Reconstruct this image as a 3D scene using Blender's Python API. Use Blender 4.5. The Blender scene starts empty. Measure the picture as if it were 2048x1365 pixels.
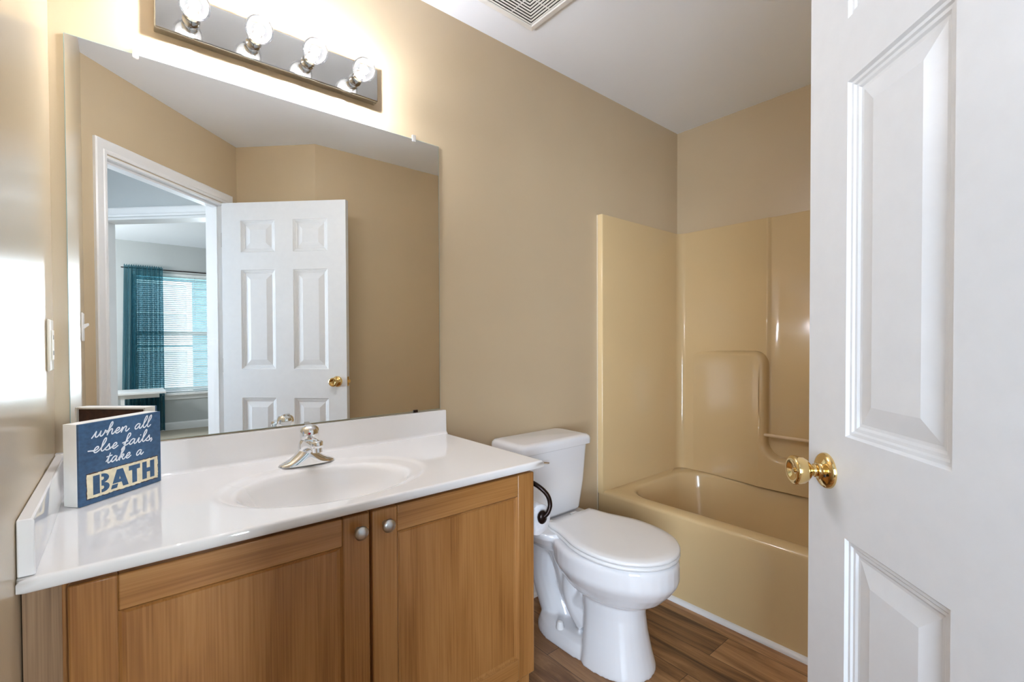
import bpy, bmesh, math, random
from mathutils import Vector, Matrix
random.seed(4)
C = bpy.context.scene.collection
SC = bpy.context.scene
PI = math.pi

# ------------------------------------------------------------------ camera
CAM_D, CAM_H = 1.5634, 1.1664
YAW, PITCH, ROLL = math.radians(39.9267), math.radians(-0.835), math.radians(-0.2127)
FPX, CY = 931.8736, 695.7124
F = Vector((math.sin(YAW) * math.cos(PITCH), math.cos(YAW) * math.cos(PITCH), math.sin(PITCH)))
R = Vector((math.cos(YAW), -math.sin(YAW), 0))
U = R.cross(F)
R2 = R * math.cos(ROLL) + U * math.sin(ROLL)
U2 = -R * math.sin(ROLL) + U * math.cos(ROLL)
cam = bpy.data.cameras.new('camera')
cam.sensor_fit = 'HORIZONTAL'
cam.sensor_width = 36.0
cam.lens = FPX / 2048 * 36.0
cam.shift_y = (CY - 682.5) / 2048
cam.clip_start = 0.02
co = bpy.data.objects.new('camera', cam)
C.objects.link(co)
co.matrix_world = Matrix(((R2.x, U2.x, -F.x, 0), (R2.y, U2.y, -F.y, -CAM_D), (R2.z, U2.z, -F.z, CAM_H), (0, 0, 0, 1)))
SC.camera = co

# ------------------------------------------------------------------ world, lights, exposure
SC.view_settings.view_transform = 'Standard'
SC.view_settings.look = 'None'
SC.view_settings.gamma = 1.0
SC.view_settings.use_curve_mapping = False
SC.view_settings.exposure = 1.06
SC.cycles.sample_clamp_indirect = 8.0
SC.cycles.max_bounces = 14
SC.cycles.diffuse_bounces = 6
SC.cycles.glossy_bounces = 6
SC.cycles.transparent_max_bounces = 24
SC.cycles.caustics_refractive = False
SC.cycles.blur_glossy = 0.3
w = bpy.data.worlds.new('sky')
SC.world = w
w.use_nodes = True
bg = w.node_tree.nodes['Background']
bg.inputs[0].default_value = (0.80, 0.90, 1.0, 1)
bg.inputs[1].default_value = 2.1

def area_light(name, loc, size, power, color, direction, size_y=None, portal=False, spread=180):
    l = bpy.data.lights.new(name, 'AREA')
    l.energy = power
    l.color = color
    l.size = size
    l.spread = math.radians(spread)
    if size_y:
        l.shape = 'RECTANGLE'
        l.size_y = size_y
    o = bpy.data.objects.new(name, l)
    C.objects.link(o)
    o.location = loc
    o.rotation_euler = Vector(direction).to_track_quat('-Z', 'Y').to_euler()
    if portal:
        l.cycles.is_portal = True
    return o
pl = bpy.data.lights.new('bedroom_fill', 'POINT')  # unseen point fill, added to brighten the bedroom
pl.energy = 38
pl.color = (0.95, 0.98, 1.0)
pl.shadow_soft_size = 0.2
plo = bpy.data.objects.new('bedroom_fill', pl)
C.objects.link(plo)
plo.location = (-1.1, -4.7, 1.7)
area_light('hall_fill_light', (-1.49, -2.93, 1.30), 1.02, 16, (0.78, 0.92, 1.10), (0.7071, 0.7071, 0), 1.55, spread=85)  # added fill aimed through the doorway from the hall
area_light('window_daylight', (1.10, -5.90, 1.30), 0.30, 5.0, (0.82, 0.93, 1.04), (-0.19, 1.0, -0.10), 1.5, spread=50)
area_light('window_portal', (0.70, -6.20, 1.285), 1.24, 1, (1, 1, 1), (0, 1, 0), 1.6, portal=True)
BULB_STRENGTH = 490.0

# ------------------------------------------------------------------ materials
def srgb(r, g, b):
    f = lambda c: (c / 255 / 12.92) if c / 255 <= 0.04045 else ((c / 255 + 0.055) / 1.055) ** 2.4
    return (f(r), f(g), f(b), 1)

def new_mat(name):
    m = bpy.data.materials.new(name)
    m.use_nodes = True
    nt = m.node_tree
    return m, nt, nt.nodes['Principled BSDF']

def pmat(name, col, rough=0.5, metal=0.0, spec=0.5, vary=0.04, nscale=8.0, bump=0.0, bscale=200.0, coat=0.0, trans=None, rvary=0.0):
    """Plain painted/moulded surface with a slight procedural variation."""
    m, nt, p = new_mat(name)
    tc = nt.nodes.new('ShaderNodeTexCoord')
    n = nt.nodes.new('ShaderNodeTexNoise')
    n.inputs['Scale'].default_value = nscale
    n.inputs['Detail'].default_value = 3
    nt.links.new(tc.outputs['Object'], n.inputs['Vector'])
    r = nt.nodes.new('ShaderNodeValToRGB')
    a = [max(0, c * (1 - vary)) for c in col[:3]] + [1]
    b = [min(1, c * (1 + vary)) for c in col[:3]] + [1]
    r.color_ramp.elements[0].color = a
    r.color_ramp.elements[0].position = 0.35
    r.color_ramp.elements[1].color = b
    r.color_ramp.elements[1].position = 0.65
    nt.links.new(n.outputs['Fac'], r.inputs['Fac'])
    nt.links.new(r.outputs['Color'], p.inputs['Base Color'])
    p.inputs['Roughness'].default_value = rough
    p.inputs['Metallic'].default_value = metal
    p.inputs['Specular IOR Level'].default_value = spec
    p.inputs['Coat Weight'].default_value = coat
    p.inputs['Coat Roughness'].default_value = 0.03
    if rvary:
        mr = nt.nodes.new('ShaderNodeMapRange')
        mr.inputs['To Min'].default_value = max(0, rough - rvary)
        mr.inputs['To Max'].default_value = rough + rvary
        nt.links.new(n.outputs['Fac'], mr.inputs['Value'])
        nt.links.new(mr.outputs['Result'], p.inputs['Roughness'])
    if bump:
        n2 = nt.nodes.new('ShaderNodeTexNoise')
        n2.inputs['Scale'].default_value = bscale
        n2.inputs['Detail'].default_value = 2
        nt.links.new(tc.outputs['Object'], n2.inputs['Vector'])
        bm = nt.nodes.new('ShaderNodeBump')
        bm.inputs['Strength'].default_value = bump
        bm.inputs['Distance'].default_value = 0.002
        nt.links.new(n2.outputs['Fac'], bm.inputs['Height'])
        nt.links.new(bm.outputs['Normal'], p.inputs['Normal'])
    return m

def wood_mat(name, cols, axis, rough=0.30, scale=1.0, seed=0.0, spec=0.4):
    m, nt, p = new_mat(name)
    tc = nt.nodes.new('ShaderNodeTexCoord')
    mp = nt.nodes.new('ShaderNodeMapping')
    s = [11.0 * scale] * 3
    s['xyz'.index(axis)] = 0.9 * scale
    mp.inputs['Scale'].default_value = s
    mp.inputs['Location'].default_value = (seed, seed * 1.7, seed * 0.6)
    nt.links.new(tc.outputs['Object'], mp.inputs['Vector'])
    n = nt.nodes.new('ShaderNodeTexNoise')
    n.inputs['Scale'].default_value = 1.0
    n.inputs['Detail'].default_value = 5
    n.inputs['Distortion'].default_value = 1.2
    nt.links.new(mp.outputs['Vector'], n.inputs['Vector'])
    mp2 = nt.nodes.new('ShaderNodeMapping')
    s2 = [260.0 * scale] * 3
    s2['xyz'.index(axis)] = 4.0 * scale
    mp2.inputs['Scale'].default_value = s2
    nt.links.new(tc.outputs['Object'], mp2.inputs['Vector'])
    n2 = nt.nodes.new('ShaderNodeTexNoise')
    n2.inputs['Scale'].default_value = 1.0
    n2.inputs['Detail'].default_value = 2
    nt.links.new(mp2.outputs['Vector'], n2.inputs['Vector'])
    mx = nt.nodes.new('ShaderNodeMath')
    mx.operation = 'MULTIPLY_ADD'
    mx.inputs[1].default_value = 0.42
    nt.links.new(n2.outputs['Fac'], mx.inputs[0])
    ml = nt.nodes.new('ShaderNodeMath')
    ml.operation = 'MULTIPLY'
    ml.inputs[1].default_value = 0.68
    nt.links.new(n.outputs['Fac'], ml.inputs[0])
    nt.links.new(ml.outputs[0], mx.inputs[2])
    r = nt.nodes.new('ShaderNodeValToRGB')
    r.color_ramp.elements[0].position = 0.38
    r.color_ramp.elements[0].color = cols[0]
    r.color_ramp.elements[1].position = 0.72
    r.color_ramp.elements[1].color = cols[2]
    e = r.color_ramp.elements.new(0.54)
    e.color = cols[1]
    nt.links.new(mx.outputs[0], r.inputs['Fac'])
    nt.links.new(r.outputs['Color'], p.inputs['Base Color'])
    p.inputs['Roughness'].default_value = rough
    p.inputs['Specular IOR Level'].default_value = spec
    p.inputs['Coat Weight'].default_value = 0.35
    p.inputs['Coat Roughness'].default_value = 0.28
    bm = nt.nodes.new('ShaderNodeBump')
    bm.inputs['Strength'].default_value = 0.12
    bm.inputs['Distance'].default_value = 0.001
    nt.links.new(n2.outputs['Fac'], bm.inputs['Height'])
    nt.links.new(bm.outputs['Normal'], p.inputs['Normal'])
    return m

def floor_mat():
    m, nt, p = new_mat('vinyl_planks')
    tc = nt.nodes.new('ShaderNodeTexCoord')
    mp = nt.nodes.new('ShaderNodeMapping')
    mp.inputs['Rotation'].default_value = (0, 0, PI / 2)
    mp.inputs['Location'].default_value = (0.33, 0.02, 0)
    nt.links.new(tc.outputs['Object'], mp.inputs['Vector'])
    br = nt.nodes.new('ShaderNodeTexBrick')
    br.offset = 0.37
    br.inputs['Color1'].default_value = (0, 0, 0, 1)
    br.inputs['Color2'].default_value = (1, 1, 1, 1)
    br.inputs['Mortar'].default_value = (0.5, 0.5, 0.5, 1)
    br.inputs['Scale'].default_value = 1.0
    br.inputs['Mortar Size'].default_value = 0.0009
    br.inputs['Brick Width'].default_value = 1.05
    br.inputs['Row Height'].default_value = 0.152
    nt.links.new(mp.outputs['Vector'], br.inputs['Vector'])
    # streaks along y, shifted plank by plank
    mp2 = nt.nodes.new('ShaderNodeMapping')
    mp2.inputs['Scale'].default_value = (15, 1.6, 15)
    nt.links.new(tc.outputs['Object'], mp2.inputs['Vector'])
    ad = nt.nodes.new('ShaderNodeVectorMath')
    ad.operation = 'MULTIPLY_ADD'
    ad.inputs[1].default_value = (9, 9, 9)
    nt.links.new(br.outputs['Color'], ad.inputs[0])
    nt.links.new(mp2.outputs['Vector'], ad.inputs[2])
    n = nt.nodes.new('ShaderNodeTexNoise')
    n.inputs['Scale'].default_value = 1.0
    n.inputs['Detail'].default_value = 6
    n.inputs['Roughness'].default_value = 0.62
    n.inputs['Distortion'].default_value = 1.5
    nt.links.new(ad.outputs['Vector'], n.inputs['Vector'])
    sep = nt.nodes.new('ShaderNodeSeparateColor')
    nt.links.new(br.outputs['Color'], sep.inputs[0])
    mx = nt.nodes.new('ShaderNodeMath')
    mx.operation = 'MULTIPLY_ADD'
    mx.inputs[1].default_value = 0.26
    nt.links.new(sep.outputs[0], mx.inputs[0])
    sb = nt.nodes.new('ShaderNodeMath')
    sb.operation = 'SUBTRACT'
    sb.inputs[1].default_value = 0.13
    nt.links.new(n.outputs['Fac'], sb.inputs[0])
    nt.links.new(sb.outputs[0], mx.inputs[2])
    r = nt.nodes.new('ShaderNodeValToRGB')
    els = r.color_ramp.elements
    els[0].position = 0.20
    els[0].color = srgb(80, 52, 33)
    els[1].position = 0.86
    els[1].color = srgb(202, 160, 116)
    e = els.new(0.44)
    e.color = srgb(142, 102, 66)
    e = els.new(0.58)
    e.color = srgb(174, 132, 90)
    nt.links.new(mx.outputs[0], r.inputs['Fac'])
    dk = nt.nodes.new('ShaderNodeMix')
    dk.data_type = 'RGBA'
    nt.links.new(br.outputs['Fac'], dk.inputs['Factor'])
    nt.links.new(r.outputs['Color'], dk.inputs[6])
    dk.inputs[7].default_value = srgb(40, 26, 17)
    nt.links.new(dk.outputs[2], p.inputs['Base Color'])
    p.inputs['Roughness'].default_value = 0.38
    bm = nt.nodes.new('ShaderNodeBump')
    bm.inputs['Strength'].default_value = 0.15
    bm.inputs['Distance'].default_value = 0.002
    nt.links.new(n.outputs['Fac'], bm.inputs['Height'])
    nt.links.new(bm.outputs['Normal'], p.inputs['Normal'])
    return m

M = {}
M['wall'] = pmat('beige_paint', srgb(198, 179, 149), 0.22, bump=0.05, bscale=260, vary=0.015, nscale=3)
M['wall_grey'] = pmat('grey_green_paint', srgb(186, 190, 190), 0.5, bump=0.05, bscale=260, vary=0.015, nscale=3)
M['ceiling'] = pmat('ceiling_white', srgb(242, 247, 255), 0.8, vary=0.01, nscale=2, bump=0.04, bscale=150)
M['floor'] = floor_mat()
M['carpet'] = pmat('beige_carpet', srgb(176, 166, 150), 0.95, vary=0.2, nscale=250, bump=0.6, bscale=300)
M['trim'] = pmat('white_trim_paint', srgb(232, 232, 232), 0.32, vary=0.01)
M['door'] = pmat('white_door_paint', srgb(217, 219, 221), 0.38, vary=0.012, nscale=30, bump=0.08, bscale=90)
M['marble'] = pmat('white_cultured_marble', srgb(237, 236, 235), 0.05, vary=0.012, nscale=4, coat=0.3)
M['porcelain'] = pmat('white_porcelain', srgb(230, 230, 232), 0.08, vary=0.008, nscale=3, coat=0.3)
M['seat'] = pmat('white_seat_plastic', srgb(232, 231, 230), 0.2, vary=0.008)
M['tub'] = pmat('almond_fiberglass', srgb(210, 184, 139), 0.12, vary=0.012, nscale=2.5, bump=0.015, bscale=14, rvary=0.03)
OAK = (srgb(138, 89, 44), srgb(166, 115, 62), srgb(184, 134, 80))
M['oak_v'] = wood_mat('oak_upright_grain', OAK, 'z')
M['oak_h'] = wood_mat('oak_level_grain', OAK, 'x', seed=3.0)
M['oak_side'] = wood_mat('oak_filler_grain', (srgb(120, 92, 66), srgb(152, 122, 92), srgb(170, 142, 112)), 'z', seed=5.0)
M['dark'] = pmat('dark_gap', srgb(30, 20, 14), 0.8)
M['chrome'] = pmat('chrome', (0.86, 0.87, 0.88, 1), 0.05, metal=1.0, vary=0.02)
M['chrome_plate'] = pmat('chrome_plate', (0.46, 0.455, 0.43, 1), 0.09, metal=1.0, vary=0.05, nscale=5)
M['nickel'] = pmat('brushed_nickel', (0.62, 0.62, 0.62, 1), 0.3, metal=1.0, vary=0.04, nscale=40)
M['brass'] = pmat('polished_brass', (0.80, 0.58, 0.26, 1), 0.09, metal=1.0, vary=0.05)
M['brass_worn'] = pmat('tarnished_brass', (0.62, 0.52, 0.36, 1), 0.16, metal=1.0, vary=0.06)
M['bronze'] = pmat('oil_rubbed_bronze', srgb(38, 24, 20), 0.28, metal=0.6, vary=0.2, nscale=30)
M['steel'] = pmat('hinge_steel', (0.55, 0.53, 0.5, 1), 0.35, metal=1.0)
M['paper'] = pmat('toilet_tissue', srgb(236, 236, 240), 0.95, vary=0.03, nscale=120, bump=0.3, bscale=250)
M['plate'] = pmat('almond_plastic', srgb(232, 226, 210), 0.3, vary=0.01)
M['white_plastic'] = pmat('white_plastic', srgb(238, 238, 236), 0.3, vary=0.01)
M['black'] = pmat('black_slot', srgb(18, 18, 18), 0.7)
M['red'] = pmat('red_button', srgb(150, 20, 40), 0.25)
M['sign_blue'] = wood_mat('blue_stained_board', (srgb(38, 68, 98), srgb(48, 84, 118), srgb(60, 98, 134)), 'x', rough=0.55, scale=0.5)
M['sign_cream'] = pmat('cream_board_edge', srgb(238, 235, 230), 0.6, vary=0.03, nscale=30)
M['sign_plaque'] = pmat('distressed_cream', srgb(226, 212, 180), 0.65, vary=0.10, nscale=60)
M['sign_rust'] = pmat('rubbed_brown_edge', srgb(70, 50, 44), 0.7, vary=0.4, nscale=90)
M['sign_white'] = pmat('white_lettering', srgb(232, 236, 240), 0.6)
M['brown_board'] = pmat('brown_fiberboard', srgb(74, 46, 34), 0.7, vary=0.25, nscale=60)
M['caulk'] = pmat('white_caulk', srgb(214, 202, 180), 0.5)
M['navy_cloth'] = pmat('navy_cloth', srgb(14, 40, 66), 0.8, vary=0.35, nscale=40)
M['siding'] = pmat('teal_grey_siding', srgb(110, 150, 160), 0.7, vary=0.03, nscale=3)
M['blind'] = pmat('white_blind_slat', srgb(236, 240, 240), 0.5)
M['house_pane'] = pmat('neighbour_pane', srgb(190, 190, 196), 0.15, vary=0.05, nscale=2)
M['lawn'] = pmat('lawn_green', srgb(92, 112, 70), 0.9, vary=0.2, nscale=6)

def mirror_mat():
    m, nt, p = new_mat('mirror_silver')
    n = nt.nodes.new('ShaderNodeTexNoise')
    n.inputs['Scale'].default_value = 3
    r = nt.nodes.new('ShaderNodeValToRGB')
    r.color_ramp.elements[0].color = (0.95, 0.97, 0.955, 1)
    r.color_ramp.elements[1].color = (0.965, 0.98, 0.97, 1)
    nt.links.new(n.outputs['Fac'], r.inputs['Fac'])
    nt.links.new(r.outputs['Color'], p.inputs['Base Color'])
    p.inputs['Metallic'].default_value = 1
    p.inputs['Roughness'].default_value = 0.0
    return m
M['mirror'] = mirror_mat()
M['mirror_edge'] = pmat('green_glass_edge', srgb(150, 172, 164), 0.1, vary=0.05)

def clear_mat(name, tint, haze, gloss_rough=0.02, rim=0.006):
    """thin clear glass or plastic: mostly transparent, Fresnel sheen, a little haze"""
    m, nt, p = new_mat(name)
    nt.nodes.remove(p)
    out = nt.nodes['Material Output']
    t = nt.nodes.new('ShaderNodeBsdfTransparent')
    t.inputs[0].default_value = tint
    tl = nt.nodes.new('ShaderNodeBsdfTranslucent')
    tl.inputs[0].default_value = (1, 0.97, 0.93, 1)
    df = nt.nodes.new('ShaderNodeBsdfDiffuse')
    df.inputs[0].default_value = (0.95, 0.95, 0.95, 1)
    ad = nt.nodes.new('ShaderNodeMixShader')
    nt.links.new(tl.outputs[0], ad.inputs[1])
    nt.links.new(df.outputs[0], ad.inputs[2])
    lw0 = nt.nodes.new('ShaderNodeLayerWeight')
    lw0.inputs['Blend'].default_value = 0.5
    mr = nt.nodes.new('ShaderNodeMapRange')
    mr.inputs['To Min'].default_value = haze
    mr.inputs['To Max'].default_value = min(1, haze * 3 + rim)
    nt.links.new(lw0.outputs['Facing'], mr.inputs['Value'])
    mx = nt.nodes.new('ShaderNodeMixShader')
    nt.links.new(mr.outputs[0], mx.inputs[0])
    nt.links.new(t.outputs[0], mx.inputs[1])
    nt.links.new(ad.outputs[0], mx.inputs[2])
    g = nt.nodes.new('ShaderNodeBsdfGlossy')
    g.inputs['Roughness'].default_value = gloss_rough
    lw = nt.nodes.new('ShaderNodeLayerWeight')
    lw.inputs['Blend'].default_value = 0.12
    m2 = nt.nodes.new('ShaderNodeMixShader')
    nt.links.new(lw.outputs['Fresnel'], m2.inputs[0])
    nt.links.new(mx.outputs[0], m2.inputs[1])
    nt.links.new(g.outputs[0], m2.inputs[2])
    nt.links.new(m2.outputs[0], out.inputs[0])
    return m
M['bulb_glass'] = clear_mat('clear_bulb_glass', (0.97, 0.97, 0.97, 1), 0.002)
M['acrylic'] = clear_mat('clear_acrylic', (0.93, 0.95, 0.96, 1), 0.10)
M['pane'] = clear_mat('window_glass', (0.95, 0.98, 0.98, 1), 0.01)
M['clip'] = clear_mat('clear_clip_plastic', (0.9, 0.9, 0.9, 1), 0.25)

def emit_mat(name, col, strength):
    m, nt, p = new_mat(name)
    p.inputs['Base Color'].default_value = (0.8, 0.8, 0.8, 1)
    p.inputs['Emission Color'].default_value = col
    p.inputs['Emission Strength'].default_value = strength
    return m
M['filament'] = emit_mat('glowing_filament', (0.93, 0.95, 1.03, 1), BULB_STRENGTH)

def curtain_mat():
    m, nt, p = new_mat('sheer_teal_cloth')
    out = nt.nodes['Material Output']
    p.inputs['Base Color'].default_value = srgb(0, 84, 108)
    p.inputs['Roughness'].default_value = 0.8
    tc = nt.nodes.new('ShaderNodeTexCoord')
    n = nt.nodes.new('ShaderNodeTexNoise')
    n.inputs['Scale'].default_value = 90
    nt.links.new(tc.outputs['Object'], n.inputs['Vector'])
    r = nt.nodes.new('ShaderNodeValToRGB')
    r.color_ramp.elements[0].color = srgb(0, 52, 64)
    r.color_ramp.elements[1].color = srgb(2, 78, 92)
    nt.links.new(n.outputs['Fac'], r.inputs['Fac'])
    nt.links.new(r.outputs['Color'], p.inputs['Base Color'])
    tl = nt.nodes.new('ShaderNodeBsdfTranslucent')
    tl.inputs[0].default_value = srgb(20, 120, 150)
    mx = nt.nodes.new('ShaderNodeMixShader')
    mx.inputs[0].default_value = 0.30
    nt.links.new(p.outputs[0], mx.inputs[1])
    nt.links.new(tl.outputs[0], mx.inputs[2])
    t = nt.nodes.new('ShaderNodeBsdfTransparent')
    t.inputs[0].default_value = (0.6, 0.92, 0.97, 1)
    lw = nt.nodes.new('ShaderNodeLayerWeight')
    lw.inputs['Blend'].default_value = 0.5
    mr = nt.nodes.new('ShaderNodeMapRange')
    mr.inputs['To Min'].default_value = 0.30
    mr.inputs['To Max'].default_value = 0.02
    nt.links.new(lw.outputs['Facing'], mr.inputs['Value'])
    m2 = nt.nodes.new('ShaderNodeMixShader')
    nt.links.new(mr.outputs[0], m2.inputs[0])
    nt.links.new(mx.outputs[0], m2.inputs[1])
    nt.links.new(t.outputs[0], m2.inputs[2])
    nt.links.new(m2.outputs[0], out.inputs[0])
    return m
M['curtain'] = curtain_mat()

# ------------------------------------------------------------------ mesh helpers
class MB:
    def __init__(self, T=None):
        self.v, self.f, self.T = [], [], T
    def add(self, vs, fs):
        o = len(self.v)
        for p in vs:
            p = Vector(p)
            self.v.append(self.T @ p if self.T else p)
        self.f += [tuple(i + o for i in f) for f in fs]
        return self
    def box(self, x0, x1, y0, y1, z0, z1):
        return self.add([(x0, y0, z0), (x1, y0, z0), (x1, y1, z0), (x0, y1, z0), (x0, y0, z1), (x1, y0, z1), (x1, y1, z1), (x0, y1, z1)],
                        [(0, 3, 2, 1), (4, 5, 6, 7), (0, 1, 5, 4), (1, 2, 6, 5), (2, 3, 7, 6), (3, 0, 4, 7)])
    def prism(self, pts, z0, z1):
        n = len(pts)
        vs = [(p[0], p[1], z0) for p in pts] + [(p[0], p[1], z1) for p in pts]
        return self.add(vs, [tuple(range(n - 1, -1, -1)), tuple(range(n, 2 * n))] + [(i, (i + 1) % n, n + (i + 1) % n, n + i) for i in range(n)])
    def loft(self, rings, cap0=True, cap1=True, closed=True):
        n = len(rings[0])
        vs = [p for r in rings for p in r]
        fs = []
        m = n if closed else n - 1
        for k in range(len(rings) - 1):
            for i in range(m):
                j = (i + 1) % n
                fs.append((k * n + i, k * n + j, (k + 1) * n + j, (k + 1) * n + i))
        if cap0:
            fs.append(tuple(range(n - 1, -1, -1)))
        if cap1:
            fs.append(tuple(range((len(rings) - 1) * n, len(rings) * n)))
        return self.add(vs, fs)
    def lathe(self, prof, origin, axis, n=32):
        """prof: (distance along axis, radius)"""
        a = Vector(axis).normalized()
        b = a.orthogonal().normalized()
        c = a.cross(b)
        o = Vector(origin)
        rings = [[o + a * h + (b * math.cos(2 * PI * i / n) + c * math.sin(2 * PI * i / n)) * max(r, 1e-5) for i in range(n)] for h, r in prof]
        return self.loft(rings)
    def tube(self, path, rad, n=12):
        path = [Vector(p) for p in path]
        rings = []
        ref = None
        for i, p in enumerate(path):
            d = (path[min(i + 1, len(path) - 1)] - path[max(i - 1, 0)]).normalized()
            if ref is None:
                ref = d.orthogonal().normalized()
            b = (ref - d * ref.dot(d)).normalized()
            ref = b
            c = d.cross(b)
            r = rad[i] if isinstance(rad, (list, tuple)) else rad
            rx, ry = r if isinstance(r, (list, tuple)) else (r, r)
            rings.append([p + b * math.cos(2 * PI * k / n) * rx + c * math.sin(2 * PI * k / n) * ry for k in range(n)])
        return self.loft(rings)
    def sphere(self, c, r, n=24, m=14, sc=(1, 1, 1)):
        rings = [[(c[0] + r * sc[0] * math.sin(PI * max(k, .01) / m) * math.cos(2 * PI * i / n) if k < m else c[0] + r * sc[0] * 1e-3 * math.cos(2 * PI * i / n),
                   c[1] + r * sc[1] * math.sin(PI * max(k, .01) / m) * math.sin(2 * PI * i / n) if k < m else c[1] + r * sc[1] * 1e-3 * math.sin(2 * PI * i / n),
                   c[2] - r * sc[2] * math.cos(PI * k / m)) for i in range(n)] for k in range(m + 1)]
        return self.loft(rings)
    def build(self, name, mat, parent=None, smooth=False, bevel=0.0, seg=2, angle=35):
        me = bpy.data.meshes.new(name)
        org = Vector((0, 0, 0))
        if parent is not None:
            org = Vector(parent.get('_org', (0, 0, 0)))
        me.from_pydata([v - org for v in self.v], [], self.f)
        me.materials.append(mat)
        bm = bmesh.new()
        bm.from_mesh(me)
        bmesh.ops.recalc_face_normals(bm, faces=bm.faces)
        bm.to_mesh(me)
        bm.free()
        o = bpy.data.objects.new(name, me)
        C.objects.link(o)
        if parent is not None:
            o.parent = parent
            o['_org'] = tuple(org)
        if bevel:
            b = o.modifiers.new('bevel', 'BEVEL')
            b.width = bevel
            b.segments = seg
            b.limit_method = 'ANGLE'
            b.angle_limit = math.radians(40)
            b.harden_normals = False
        if smooth or bevel:
            for p in me.polygons:
                p.use_smooth = True
            me.set_sharp_from_angle(angle=math.radians(angle))
        return o

def thing(name, loc, label, cat, group=None):
    o = bpy.data.objects.new(name, None)
    C.objects.link(o)
    o.empty_display_size = 0.05
    o.location = loc
    o['_org'] = tuple(loc)
    tag(o, label, cat, group)
    return o

def tag(o, label, cat, group=None):
    o['label'] = label
    o['category'] = cat
    if group:
        o['group'] = group
    return o

def structure(o, label=None):
    o['kind'] = 'structure'
    if label:
        o['label'] = label
    return o

def frame(origin, u, v, wdir):
    """matrix taking (a, b, c) to origin + a u + b v + c w"""
    m = Matrix.Identity(4)
    for i, d in enumerate((u, v, wdir)):
        for k in range(3):
            m[k][i] = d[k]
    for k in range(3):
        m[k][3] = origin[k]
    return m

def smooth_path(pts, n=8):
    pts = [Vector(p) for p in pts]
    out = []
    for i in range(len(pts) - 1):
        p0, p1, p2, p3 = pts[max(i - 1, 0)], pts[i], pts[i + 1], pts[min(i + 2, len(pts) - 1)]
        for k in range(n):
            t = k / n
            out.append(0.5 * ((2 * p1) + (-p0 + p2) * t + (2 * p0 - 5 * p1 + 4 * p2 - p3) * t * t + (-p0 + 3 * p1 - 3 * p2 + p3) * t ** 3))
    out.append(pts[-1])
    return out

# ------------------------------------------------------------------ the shell
XL, XR, YB, ZC = -0.1264, 2.6465, -1.5781, 2.44
A = Vector((XL, -1.2443, 0))
B = Vector((0.5885, -1.9623, 0))
J = Vector((0.9688, YB, 0))
d = (B - A).normalized()
nin = Vector((-d.y, d.x, 0))            # into the bathroom
if nin.y < 0:
    nin = -nin
TH = 0.12
DA0, DA1, DTOP = 0.114, 0.893, 2.037   # doorway along the angled wall
def dg(a, off, z=0):
    return A + d * a + nin * off + Vector((0, 0, z))

fl = MB().box(-3.0, 3.0, -6.3, 0.3, -0.05, 0.0).build('floor', M['floor'])
structure(fl, 'brown wood-look plank floor running along the bathtub')
structure(MB().prism([(0.80, -2.15), (2.69, -2.15), (2.69, -5.99), (-2.09, -5.99), (-2.09, -4.99), (0.70, -2.22)], 0.0, 0.012).build('floor_bedroom', M['carpet']))
structure(MB().box(-3.0, 3.0, -6.3, 0.3, ZC, ZC + 0.06).build('ceiling', M['ceiling']), 'white ceiling')
structure(MB().box(-0.2464, XR + .12, 0.0, 0.12, 0, ZC).build('wall_front', M['wall']), 'beige wall behind the mirror and toilet')
Ah = dg(0, -TH)
structure(MB().prism([(XL, 0.0), (A.x, A.y), (Ah.x, Ah.y), (-0.2464, -1.22), (-0.2464, 0.0)], 0, ZC).build('wall_left', M['wall']), 'shiny beige wall at the left of the vanity')
structure(MB().box(XR, XR + .12, YB - .12, 0.0, 0, ZC).build('wall_right', M['wall']), 'beige wall above the long side of the bathtub')
structure(MB().box(J.x, XR, YB - .12, YB, 0, ZC).build('wall_back', M['wall']), 'beige wall opposite the mirror')
mb = MB()
P0, P0h, P1, P1h, Bh = dg(DA0, 0), dg(DA0, -TH), dg(DA1, 0), dg(DA1, -TH), dg(1.06, -TH)
mb.prism([A, P0, P0h, Ah], 0, ZC)
mb.prism([P1, B, Bh, P1h], 0, ZC)
mb.prism([P0, P1, P1h, P0h], DTOP, ZC)
structure(mb.build('wall_angled', M['wall']), 'beige angled wall around the bathroom doorway, seen in the mirror')
jn = Vector((0.7, -0.7, 0)).normalized()
structure(MB().prism([B, J, (J.x, J.y - .12), Vector((J.x, J.y - .12, 0)) + Vector((-.02, -.08, 0)), B + jn * 0.14 + Vector((-.0, -.0, 0))], 0, ZC).build('wall_jog', M['wall']), 'short beige wall beside the door hinge, seen in the mirror')

# hall beyond the doorway
Hc = Vector((0.59, -2.13, 0))
s45 = 0.70711
def hl(s, off=0, z=0):                 # along the bedroom doorway wall, off = into the hall
    return Hc + Vector((-s45, -s45, 0)) * s + Vector((-s45, s45, 0)) * off + Vector((0, 0, z))
BS0, BS1, BTOP = 0.10, 1.010, 2.04
mb = MB()
mb.prism([hl(-.13), hl(BS0), hl(BS0, -TH), hl(-.13, -TH)], 0, ZC)
mb.prism([hl(BS1), hl(3.85), hl(3.85, -TH), hl(BS1, -TH)], 0, ZC)
mb.prism([hl(BS0), hl(BS1), hl(BS1, -TH), hl(BS0, -TH)], BTOP, ZC)
structure(mb.build('wall_hall_bedroom', M['wall_grey']), 'grey hall wall around the bedroom doorway, seen in the mirror')
mb = MB()
HW0, HW1, HZ0, HZ1 = .42, 1.46, .50, 2.10
mb.prism([hl(1.9), hl(1.9, HW0), hl(2.0, HW0), hl(2.0)], 0, ZC).prism([hl(1.9, HW1), hl(1.9, 1.5), hl(2.0, 1.5), hl(2.0, HW1)], 0, ZC)
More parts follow.
